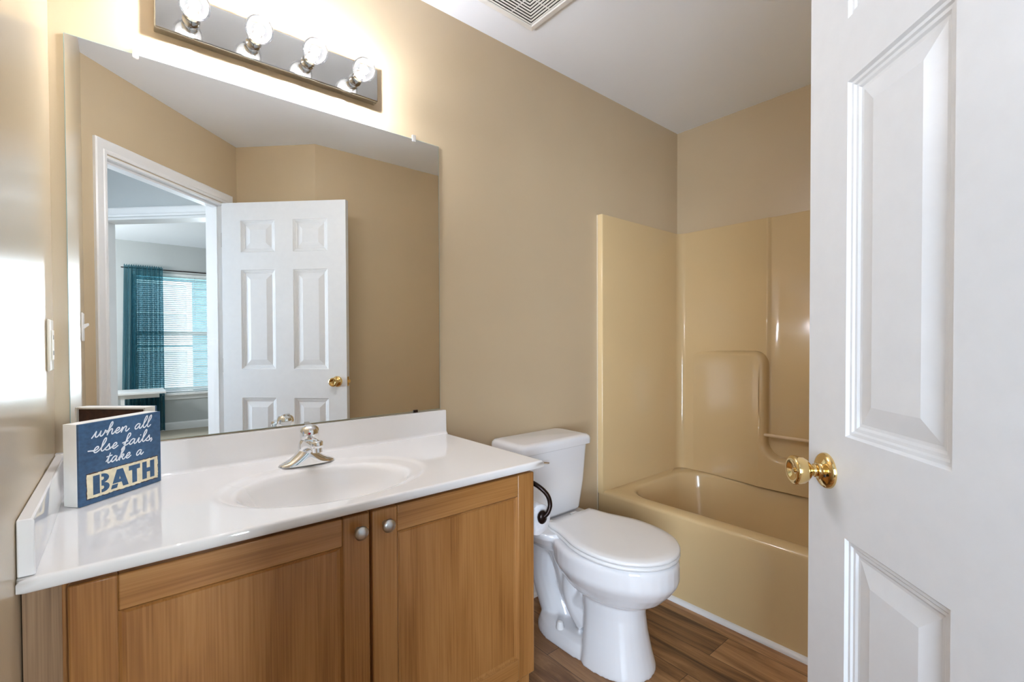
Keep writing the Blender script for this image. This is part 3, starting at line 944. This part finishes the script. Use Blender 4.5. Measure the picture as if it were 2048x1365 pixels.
# foot plate
mb.loft([oval(-.33, .126, .20, .185, 0, p=2.6), oval(-.33, .125, .20, .184, .022, p=2.6), oval(-.33, .114, .19, .174, .050, p=2.6), oval(-.33, .09, .17, .15, .060, p=2.6)])
# deck under the tank
mb.loft([oval(-.20, .10, .10, .10, .335, p=3), oval(-.19, .145, .13, .13, .375, p=3.4), oval(-.185, .165, .15, .15, .405, p=4), oval(-.185, .168, .152, .152, .422, p=4), oval(-.185, .163, .148, .148, .428, p=4)])
# trapway: two visible coils
mb.tube(smooth_path([(tcx, -.42, .18), (tcx, -.34, .13), (tcx, -.285, .17), (tcx, -.255, .25), (tcx, -.215, .315), (tcx, -.165, .30), (tcx, -.155, .22), (tcx, -.185, .14), (tcx, -.22, .07), (tcx, -.24, .03)], 6),
        [(.052, .082)] * 55, 20)
mb.tube(smooth_path([(tcx, -.43, .33), (tcx, -.36, .26), (tcx, -.36, .17), (tcx, -.42, .11)], 6), [(.055, .088)] * 19, 20)
bowl = mb.build('bowl', M['porcelain'], toi, smooth=True)
rm = bowl.modifiers.new('remesh', 'REMESH')
rm.mode = 'VOXEL'
rm.voxel_size = .0045
rm.use_smooth_shade = True
sm = bowl.modifiers.new('smooth', 'CORRECTIVE_SMOOTH')
bowl.modifiers.remove(sm)
sm = bowl.modifiers.new('smooth', 'SMOOTH')
sm.factor = .5
sm.iterations = 5
def tankring(hw, y0, y1, z, r=.03, n=6, bow=.012):
    pts = rrect(tcx - hw, tcx + hw, y0, y1, r, z, n)
    return [(x, y - (bow * (1 - ((x - tcx) / hw) ** 2) if y < (y0 + y1) / 2 else 0), z) for x, y, z in pts]
MB().loft([tankring(.150, -.190, -.03, .432, .035), tankring(.160, -.200, -.02, .445, .035), tankring(.176, -.206, -.016, .56, .03), tankring(.193, -.208, -.014, .715, .03)]).build('tank', M['porcelain'], toi, smooth=True, angle=50)
MB().loft([tankring(.196, -.212, -.011, .714, .03), tankring(.208, -.220, -.008, .718, .032), tankring(.209, -.221, -.008, .738, .032), tankring(.206, -.218, -.009, .748, .032), tankring(.198, -.210, -.013, .755, .032), tankring(.18, -.19, -.025, .757, .03)]).build('tank_lid', M['porcelain'], toi, smooth=True, angle=60)
lv = MB().lathe([(0, .011), (.006, .011), (.008, .008), (.014, .007)], (tcx - .150, -.213, .685), (0, -1, 0), 18)
lv.tube([(tcx - .15, -.226, .685), (tcx - .12, -.229, .682), (tcx - .075, -.228, .674)], [(.006, .009), (.005, .008), (.004, .007)], 12)
lv.build('flush_lever', M['chrome'], toi, smooth=True)
SEAT_HALF = [(-.247, .112), (-.250, .124), (-.275, .134), (-.317, .141), (-.352, .150), (-.415, .172), (-.455, .182), (-.49, .186), (-.53, .186), (-.57, .181), (-.61, .170), (-.65, .151), (-.685, .121), (-.71, .090), (-.727, .055), (-.736, .022)]
def seat_ring(s, z):
    """elongated seat outline that narrows towards the hinge end"""
    right = smooth_path([(w_, y_, 0) for y_, w_ in SEAT_HALF], 4)
    pts = [(p.x, p.y) for p in right] + [(-p.x, p.y) for p in reversed(right)]
    n = len(pts)
    out = []
    for i in range(n):
        a_, b_ = Vector(pts[i - 1]), Vector(pts[(i + 1) % n])
        dd = (b_ - a_).normalized()
        if s > .015:
            k = 1 - s / .186
            out.append((tcx + .022 * (pts[i][1] + .738) / .49 + pts[i][0] * k, -.49 + (pts[i][1] + .49) * k, z))
        else:
            out.append((tcx + .022 * (pts[i][1] + .738) / .49 + pts[i][0] + dd.y * s, pts[i][1] - dd.x * s, z))
    return out
st = MB().loft([seat_ring(.012, .4185), seat_ring(.003, .421), seat_ring(.001, .427), seat_ring(.004, .4325), seat_ring(.012, .4335)])
st.build('seat', M['seat'], toi, smooth=True, angle=60)
MB().loft([seat_ring(.012, .4345), seat_ring(.003, .4365), seat_ring(.001, .441), seat_ring(.002, .4465), seat_ring(.008, .4505), seat_ring(.03, .4525), seat_ring(.09, .4535)]).build('seat_lid', M['seat'], toi, smooth=True, angle=60)
for sx in (-1, 1):
    MB().box(tcx + sx * .072 - .018, tcx + sx * .072 + .018, -.262, -.222, .424, .444).build('seat_hinge', M['seat'], toi, bevel=.006, seg=3)
    MB().lathe([(0, .016), (.004, .0165), (.012, .0145), (.020, .0135), (.026, .011), (.029, .006), (.030, 0)], (tcx + sx * .096, -.312, .056), (0, 0, 1), 18).build('bolt_cap', M['seat'], toi, smooth=True)

# ------------------------------------------------------------------ toilet paper
tph = thing('toilet_paper_holder', (.937, -.44, .66), 'dark bronze hook-shaped toilet paper holder on the vanity side', 'toilet paper holder')
MB().lathe([(0, .026), (.004, .026), (.008, .020), (.012, .012), (.020, .009)], (.9365, -.40, .728), (1, 0, 0), 24).build('wall_flange', M['bronze'], tph, smooth=True)
arm = smooth_path([(.950, -.40, .728), (.966, -.430, .730), (.980, -.47, .724), (.996, -.505, .708), (1.011, -.525, .684), (1.015, -.532, .656), (1.006, -.532, .634), (.994, -.527, .622)], 6)
MB().tube(arm, .0073, 12).build('arm', M['bronze'], tph, smooth=True)
MB().sphere((.994, -.519, .618), .0175, 20, 12, (1, .75, 1.2)).build('end_ball', M['bronze'], tph, smooth=True)
MB().lathe([(0, .005), (.10, .005)], (.994, -.512, .618), (0, 1, 0), 14).build('roll_rod', M['bronze'], tph, smooth=True)
roll = MB()
rp = [(0, .021), (0, .046), (.002, .048), (.100, .048), (.102, .046), (.102, .021)]
roll.lathe(rp + [(.002, .0208)], (.994, -.507, .606), (0, 1, 0), 36)
tag(roll.build('toilet_paper_roll', M['paper'], smooth=True, angle=50), 'white toilet paper roll on the dark bronze hook', 'toilet paper')

# ------------------------------------------------------------------ exhaust vent
vx0, vx1, vy0, vy1 = 1.020, 1.300, -.425, -.145
vent = thing('exhaust_vent', ((vx0 + vx1) / 2, (vy0 + vy1) / 2, ZC), 'square white exhaust vent grille on the bathroom ceiling', 'vent')
def sqring(s, z):
    return [(vx0 + s, vy0 + s, z), (vx1 - s, vy0 + s, z), (vx1 - s, vy1 - s, z), (vx0 + s, vy1 - s, z)]
MB().loft([sqring(0, ZC - .0005), sqring(0, ZC - .006), sqring(.006, ZC - .014), sqring(.028, ZC - .018), sqring(.032, ZC - .016), sqring(.032, ZC - .0005)], cap0=False, cap1=False).build('frame', M['white_plastic'], vent)
MB().box(vx0 + .031, vx1 - .031, vy0 + .031, vy1 - .031, ZC - .0095, ZC - .0005).build('dark_backing', M['black'], vent)  # solid black backing, shade of the louvre gaps put into its colour
g = MB()
s = .034
while s < .125:
    g.loft([sqring(s, ZC - .0135), sqring(s, ZC - .015), sqring(s + .0068, ZC - .015), sqring(s + .0068, ZC - .0135), sqring(s, ZC - .0135)], cap0=False, cap1=False)
    s += .0128
g.box(vx0 + s, vx1 - s, vy0 + s, vy1 - s, ZC - .015, ZC - .0135)
cxv, cyv = (vx0 + vx1) / 2, (vy0 + vy1) / 2
g.box(cxv - .0015, cxv + .0015, vy0 + .033, vy1 - .033, ZC - .0136, ZC - .0094).box(vx0 + .033, vx1 - .033, cyv - .0015, cyv + .0015, ZC - .0136, ZC - .0094)
g.build('louvre', M['white_plastic'], vent)

# ------------------------------------------------------------------ wall plates on the left wall
op = thing('wall_outlet', (XL, -.10, 1.16), 'almond outlet plate on the left wall close to the mirror', 'outlet')
MB().box(XL + .0003, XL + .006, -.137, -.064, 1.103, 1.218).build('cover_plate', M['plate'], op, bevel=.003)
MB().box(XL + .006, XL + .0085, -.117, -.084, 1.127, 1.194).build('receptacle', M['plate'], op, bevel=.001)
for zz in (1.143, 1.178):
    MB().box(XL + .0083, XL + .0088, -.108, -.106, zz - .005, zz + .005).box(XL + .0083, XL + .0088, -.096, -.094, zz - .005, zz + .005).build('slot', M['black'], op)
swp = thing('light_switch', (XL, -1.06, 1.23), 'white double toggle switch plate near the doorway, seen in the mirror', 'light switch')
MB().box(XL + .0003, XL + .006, -1.118, -1.003, 1.172, 1.288).build('cover_plate', M['white_plastic'], swp, bevel=.002)
for yy in (-1.083, -1.037):
    MB().add([(XL + .005, yy - .005, 1.222), (XL + .005, yy + .005, 1.222), (XL + .005, yy + .005, 1.240), (XL + .005, yy - .005, 1.240), (XL + .022, yy - .004, 1.238), (XL + .022, yy + .004, 1.238), (XL + .021, yy + .004, 1.246), (XL + .021, yy - .004, 1.246)],
             [(0, 3, 2, 1), (4, 5, 6, 7), (0, 1, 5, 4), (1, 2, 6, 5), (2, 3, 7, 6), (3, 0, 4, 7)]).build('toggle', M['white_plastic'], swp)

# ------------------------------------------------------------------ box sign with lettering
SW, SH, SD = .196, .178, .040
s0 = Vector((-.0735, -.207, CZ + .001))
su = Vector((.745, .667, 0)).normalized()
sn = Vector((su.y, -su.x, 0))           # faces the camera
TS = frame(s0, su, Z3, sn)
sign = thing('bath_sign', tuple(s0 + su * SW / 2 - sn * SD / 2), 'blue and cream wooden box sign reading BATH on the sink top', 'sign')
MB(TS).box(0.0, SW, 0.0, SH, -.006, 0).build('front_board', M['sign_blue'], sign, bevel=.0006)
bx = MB(TS)
tk = .005
bx.box(0, tk, 0, SH, -SD, -.0062).box(SW - tk, SW, 0, SH, -SD, -.0062).box(tk, SW - tk, SH - tk, SH, -SD, -.0062).box(tk, SW - tk, 0, tk, -SD, -.0062)
bx.build('box_frame', M['sign_cream'], sign, bevel=.0006)
MB(TS).box(tk, SW - tk, tk, SH - tk, -SD + .006, -SD + .009).build('inner_board', M['brown_board'], sign)
# plaque
pu0, pu1, pv0, pv1 = .075 * SW, .950 * SW, .068 * SH, .368 * SH
def ragged(u0, u1, v0, v1, amp, seed, n=46):
    rnd = random.Random(seed)
    pts = []
    for k in range(n): pts.append((u0 + (u1 - u0) * k / n, v0))
    for k in range(n // 3): pts.append((u1, v0 + (v1 - v0) * k / (n // 3)))
    for k in range(n): pts.append((u1 - (u1 - u0) * k / n, v1))
    for k in range(n // 3): pts.append((u0, v1 - (v1 - v0) * k / (n // 3)))
    return [(a + rnd.uniform(-amp, amp), b + rnd.uniform(-amp, amp)) for a, b in pts]
def flat(mb, pts, c0, c1):
    n = len(pts)
    mb.add([(a, b, c0) for a, b in pts] + [(a, b, c1) for a, b in pts], [tuple(range(n, 2 * n))] + [(i, (i + 1) % n, n + (i + 1) % n, n + i) for i in range(n)])
m1 = MB(TS)
flat(m1, ragged(pu0 - .0012, pu1 + .0008, pv0 - .0014, pv1 + .0022, .0011, 3), -.0002, .0003)
m1.build('plaque_edge', M['sign_rust'], sign)
m1 = MB(TS)
flat(m1, ragged(pu0, pu1, pv0, pv1, .0008, 5), .0002, .0007)
m1.build('plaque', M['sign_plaque'], sign)
# BATH, stencil capitals
LH = .235 * SH
lv0 = .102 * SH
def lett(ch, u0, wd):
    mbk = MB(TS)
    X = lambda a: u0 + a * wd
    Y = lambda b: lv0 + b * LH
    polys = []
    if ch == 'B':
        polys.append([(0, 0), (.40, 0), (.40, 1), (0, 1)])
        for (b0, b1) in ((0, .52), (.50, 1.0)):
            cy, ry = (b0 + b1) / 2, (b1 - b0) / 2
            xe = .58 if b0 == 0 else .55
            outer_ = [(.50, b0)] + [(xe + .42 * math.cos(a), cy + ry * math.sin(a)) for a in [(-PI / 2 + PI * k / 12) for k in range(13)]] + [(.50, b1)]
            inner_ = [(.50, cy + ry * .36)] + [(.56 + .10 * math.cos(a), cy + ry * .36 * math.sin(a)) for a in [(PI / 2 - PI * k / 8) for k in range(9)]] + [(.50, cy - ry * .36)]
            n1 = len(outer_)
            for k in range(n1 - 1):
                t0, t1 = k / (n1 - 1), (k + 1) / (n1 - 1)
                def at(l, t_):
                    f = t_ * (len(l) - 1)
                    i = min(int(f), len(l) - 2)
                    f -= i
                    return (l[i][0] * (1 - f) + l[i + 1][0] * f, l[i][1] * (1 - f) + l[i + 1][1] * f)
                rin = list(reversed(inner_))
                polys.append([outer_[k], outer_[k + 1], at(rin, t1), at(rin, t0)])
    if ch == 'A':
        polys += [[(0, 0), (.34, 0), (.415, .24), (.08, .24)], [(.09, .29), (.43, .29), (.50, .52), (.50, 1.0), (.36, 1.0)], [(.50, .52), (.66, 0), (1, 0), (.66, 1.0), (.50, 1.0)], [(.43, .29), (.58, .29), (.50, .52)]]
        polys = [[(0, 0), (.33, 0), (.40, .22), (.075, .22)], [(.09, .27), (.60, .27), (.54, .45), (.45, .45), (.50, .62), (.50, 1.0), (.34, 1.0)], [(.50, .62), (.68, 0), (1, 0), (.68, 1.0), (.50, 1.0)]]
        polys = [[(0, 0), (.33, 0), (.40, .22), (.075, .22)], [(.09, .27), (.42, .27), (.50, .62), (.50, 1.0), (.34, 1.0)], [(.42, .27), (.60, .27), (.545, .45), (.46, .45)], [(.50, .62), (.68, 0), (1, 0), (.68, 1.0), (.50, 1.0)]]
    if ch == 'T':
        polys += [[(0, .74), (1, .74), (1, 1), (0, 1)], [(.29, 0), (.71, 0), (.71, .74), (.29, .74)]]
    if ch == 'H':
        polys += [[(0, 0), (.36, 0), (.36, 1), (0, 1)], [(.64, 0), (1, 0), (1, 1), (.64, 1)], [(.36, .38), (.64, .38), (.64, .62), (.36, .62)]]
    for pl in polys:
        flat(mbk, [(X(a), Y(b)) for a, b in pl], .0006, .0010)
    mbk.build('letter', M['sign_blue'], sign)
lett('B', .140 * SW, .185 * SW)
lett('A', .340 * SW, .215 * SW)
lett('T', .560 * SW, .145 * SW)
lett('H', .735 * SW, .165 * SW)
# handwritten lines: single strokes swept as narrow ribbons
GL = {
    'w': ([[(-.15, -.05), (.05, .45), (.22, .98), (.20, .45), (.28, .04), (.48, .04), (.68, .45), (.78, .95), (.76, .45), (.86, .04), (1.06, .08), (1.24, .5), (1.30, .98), (1.34, .78), (1.62, .74)]], 1.55),
    'h': ([[(-.08, .45), (.22, 1.05), (.46, 1.75), (.42, 2.2), (.28, 2.1), (.18, 1.5), (.14, .7), (.12, .0)], [(.12, .02), (.22, .55), (.46, .95), (.62, .85), (.62, .35), (.70, .02), (.86, .06), (1.02, .35)]], 1.0),
    'e': ([[(.0, .35), (.28, .40), (.52, .68), (.46, .96), (.26, .92), (.10, .5), (.18, .08), (.42, .02), (.74, .35)]], .74),
    'n': ([[(0, .35), (.18, .92), (.18, .5), (.14, .0)], [(.14, .02), (.28, .6), (.52, .96), (.68, .82), (.66, .3), (.76, .02), (.92, .08), (1.12, .42)]], 1.1),
    'a': ([[(.68, .82), (.46, .98), (.20, .78), (.08, .35), (.20, .03), (.44, .16), (.64, .6), (.70, .92), (.68, .4), (.76, .03), (.92, .08), (1.08, .35)]], 1.05),
    'l': ([[(-.02, .32), (.22, .9), (.46, 1.65), (.44, 2.18), (.28, 2.1), (.16, 1.4), (.16, .4), (.28, .02), (.46, .08), (.62, .34)]], .60),
    's': ([[(.0, .30), (.22, .62), (.38, 1.04), (.42, .72), (.54, .36), (.46, .04), (.24, .0), (.10, .12)], [(.46, .04), (.62, .12), (.80, .38)]], .78),
    'f': ([[(-.02, .32), (.30, 1.1), (.58, 1.8), (.48, 2.2), (.28, 2.0), (.20, 1.2), (.15, .2), (.08, -.45), (-.06, -.72), (-.14, -.5), (.08, -.05), (.40, .15), (.62, .35)], [(-.22, .62), (.10, .72), (.44, .78)]], .62),
    'i': ([[(0, .34), (.20, .95), (.20, .4), (.30, .02), (.46, .08), (.60, .35)], [(.30, 1.38), (.32, 1.42)]], .58),
    't': ([[(0, .34), (.22, 1.0), (.30, 1.75), (.24, 1.0), (.22, .35), (.32, .02), (.48, .08), (.64, .35)], [(-.06, 1.16), (.24, 1.20), (.58, 1.26)]], .62),
    'k': ([[(-.02, .4), (.22, 1.05), (.46, 1.75), (.42, 2.2), (.28, 2.1), (.18, 1.5), (.14, .7), (.12, .0)], [(.14, .35), (.36, .86), (.56, .92), (.56, .62), (.24, .48)], [(.24, .48), (.44, .40), (.56, .06), (.76, .04), (.94, .35)]], .92),
    ',': ([[(.10, .12), (.12, .02), (.02, -.28)]], .3),
    ' ': ([], .75),
    '-': ([[(-.15, .50), (.25, .44), (.55, .38)]], .42),
}
def ribbon(mb, pts, wd, c0, c1):
    pts = smooth_path([(p[0], p[1], 0) for p in pts], 6)
    L_, R_ = [], []
    for i, p in enumerate(pts):
        dd = pts[min(i + 1, len(pts) - 1)] - pts[max(i - 1, 0)]
        dd = dd.normalized() if dd.length > 1e-9 else Vector((1, 0, 0))
        nn = Vector((-dd.y, dd.x, 0)) * wd / 2
        L_.append(p + nn)
        R_.append(p - nn)
    n = len(pts)
    vs = [(v.x, v.y, c1) for v in L_] + [(v.x, v.y, c1) for v in R_]
    mb.add(vs, [(i, i + 1, n + i + 1, n + i) for i in range(n - 1)])
    for q in (pts[0], pts[-1]):
        mb.add([(q.x + wd / 2 * math.cos(2 * PI * k / 10), q.y + wd / 2 * math.sin(2 * PI * k / 10), c1) for k in range(10)], [tuple(range(10))])
def script(txt, u0, u1, vb, xh):
    tot = sum(GL[c_][1] for c_ in txt)
    sc = (u1 - u0) / tot
    x = 0
    mbk = MB(TS)
    ci = 0
    for c_ in txt:
        strokes, adv = GL[c_]
        for stv in strokes:
            ribbon(mbk, [(u0 + (x + a) * sc + b * xh * .28, vb + b * xh) for a, b in stv], 0.0027, 0, .0005 + .00004 * (ci % 3))
            ci += 1
        x += adv
    mbk.build('lettering', M['sign_white'], sign)
script('when all', .150 * SW, .850 * SW, .812 * SH, .070 * SH)
script('-else fails,', .100 * SW, .890 * SW, .622 * SH, .070 * SH)
script('take a', .285 * SW, .745 * SW, .452 * SH, .070 * SH)

# ------------------------------------------------------------------ bedroom window, blind, curtain
fw = .05
mb = MB()
wy = WY - .09
for (z0, z1, yy) in ((WZ0 + .02, (WZ0 + WZ1) / 2 + .02, wy), ((WZ0 + WZ1) / 2 - .02, WZ1, wy - .03)):
    mb.box(WX0, WX0 + fw, yy, yy + .03, z0, z1).box(WX1 - fw, WX1, yy, yy + .03, z0, z1).box(WX0 + fw, WX1 - fw, yy, yy + .03, z0, z0 + .04).box(WX0 + fw, WX1 - fw, yy, yy + .03, z1 - .04, z1)
win = mb.build('window_1', M['trim'])
structure(win, 'white sash window in the bedroom, seen in the mirror')
MB().box(WX0 + fw, WX1 - fw, wy + .013, wy + .017, WZ0 + .06, (WZ0 + WZ1) / 2 - .02).box(WX0 + fw, WX1 - fw, wy - .017, wy - .013, (WZ0 + WZ1) / 2 + .02, WZ1 - .04).build('window_pane', M['pane'], win)
MB().box(WX0 - .06, WX1 + .06, WY - .06, WY + .06, WZ0 - .03, WZ0).box(WX0 - .04, WX1 + .04, WY + .0005, WY + .015, WZ0 - .09, WZ0 - .03).build('window_sill', M['trim'], win, bevel=.003)
bl = thing('window_blind', ((WX0 + WX1) / 2, WY - .03, WZ1), 'white mini blind hanging in the bedroom window, seen in the mirror', 'blind')
MB().box(WX0 + .008, WX1 - .008, WY - .045, WY - .012, WZ1 - .035, WZ1 - .003).build('headrail', M['blind'], bl)
mb = MB()
z = WZ1 - .05
while z > WZ0 + .03:
    a = math.radians(34)
    dy, dz = .012 * math.cos(a), .012 * math.sin(a)
    yc = WY - .03
    mb.add([(WX0 + .01, yc - dy, z + dz), (WX1 - .01, yc - dy, z + dz), (WX1 - .01, yc + dy, z - dz), (WX0 + .01, yc + dy, z - dz),
            (WX0 + .01, yc - dy, z + dz - .0012), (WX1 - .01, yc - dy, z + dz - .0012), (WX1 - .01, yc + dy, z - dz - .0012), (WX0 + .01, yc + dy, z - dz - .0012)],
           [(0, 1, 2, 3), (7, 6, 5, 4), (0, 4, 5, 1), (1, 5, 6, 2), (2, 6, 7, 3), (3, 7, 4, 0)])
    z -= .0255
mb.build('slat', M['blind'], bl)
MB().box(WX0 + .01, WX1 - .01, WY - .042, WY - .018, WZ0 + .005, WZ0 + .018).build('bottom_rail', M['blind'], bl)
lc = MB()
for xx in (.30, .70, 1.10):
    lc.box(xx - .001, xx + .001, WY - .0305, WY - .0295, WZ0 + .018, WZ1 - .035)
lc.build('ladder_cord', M['blind'], bl)
MB().lathe([(0, .003), (.55, .003)], (.76, WY - .008, WZ1 - .04), (0, 0, -1), 8).build('tilt_wand', M['acrylic'], bl)

rod = thing('curtain_rod', (.70, WY + .07, 2.09), 'thin dark curtain rod over the bedroom window, seen in the mirror', 'curtain rod')
MB().lathe([(0, .007), (1.40, .007)], (.0, WY + .075, 2.092), (1, 0, 0), 12).build('pole', M['bronze'], rod, smooth=True)
for xx in (.06, 1.36):
    MB().box(xx - .006, xx + .006, WY + .001, WY + .075, 2.086, 2.098).build('bracket', M['bronze'], rod)
cu = MB()
nx, nz = 150, 40
zt, zb = 2.125, .03
rows = []
for j in range(nz + 1):
    v = j / nz
    zz = zt + (zb - zt) * v
    row = []
    for i in range(nx + 1):
        u = i / nx
        spread = 1 + .10 * v
        x0 = .028 - .045 * v
        x = x0 + (.412 - x0) * u
        am = .004 + .024 * min(1, v * 3 + .12)
        y = WY + .075 + am * (math.sin(u * 2 * PI * 7.0 + 1.1 * math.sin(u * 9)) + .35 * math.sin(u * 2 * PI * 17 + 2 * v)) * (1 if v > .03 else .5)
        if v < .02:
            zt2 = zz + .010 * math.sin(u * 2 * PI * 17)
        else:
            zt2 = zz
        row.append((x, y + .012, zt2))
    rows.append(row)
cu.loft(rows, cap0=False, cap1=False, closed=False)
cur = cu.build('curtain', M['curtain'], smooth=True, angle=180)
tag(cur, 'sheer teal curtain at the left of the bedroom window, seen in the mirror', 'curtain')

# white desk in front of the curtain, dark patterned cloth hanging below
dk = thing('desk', (-.1, -5.55, .012), 'white desk in front of the teal bedroom curtain, seen in the mirror', 'desk')
MB().box(-.85, .395, -5.80, -5.30, .562, .588).build('desk_top', M['trim'], dk, bevel=.004)
MB().box(-.82, .35, -5.74, -5.72, .48, .562).build('apron', M['trim'], dk)
for xx in (-.80, -.02):
    for yy in (-5.76, -5.37):
        MB().box(xx, xx + .035, yy, yy + .035, .012, .562).build('leg', M['trim'], dk)

# ------------------------------------------------------------------ neighbouring house seen through the blind
hs = thing('neighbour_house', (1.0, -11.6, -3.0), 'teal sided house outside the bedroom window with white windows', 'house')
mb = MB()
for k in range(46):
    z0 = -3.0 + k * .18
    mb.add([(-5, -11.5, z0), (7, -11.5, z0), (7, -11.52, z0 + .18), (-5, -11.52, z0 + .18)], [(0, 1, 2, 3)])
    mb.add([(-5, -11.52, z0 + .18), (7, -11.52, z0 + .18), (7, -11.5, z0 + .18), (-5, -11.5, z0 + .18)], [(0, 1, 2, 3)])
mb.box(-5, 7, -15, -11.53, -3, 5.28)
mb.build('siding', M['siding'], hs)
for (x0, x1, z0, z1) in ((.25, 1.15, 1.20, 2.45), (.25, 1.15, -.6, .95)):
    wf = MB().box(x0 - .1, x0, -11.52, -11.44, z0 - .1, z1 + .1).box(x1, x1 + .1, -11.52, -11.44, z0 - .1, z1 + .1).box(x0, x1, -11.52, -11.44, z1, z1 + .1).box(x0, x1, -11.52, -11.44, z0 - .1, z0).box(x0, x1, -11.52, -11.46, (z0 + z1) / 2 - .03, (z0 + z1) / 2 + .03).build('window', M['trim'], hs)
    MB().box(x0, x1, -11.52, -11.49, z0, z1).build('window_pane', M['house_pane'], wf)
structure(MB().box(-30, 30, -40, -6.4, -3.1, -3.0).build('ground', M['lawn']))

for o in bpy.data.objects:
    if '_org' in o.keys():
        del o['_org']
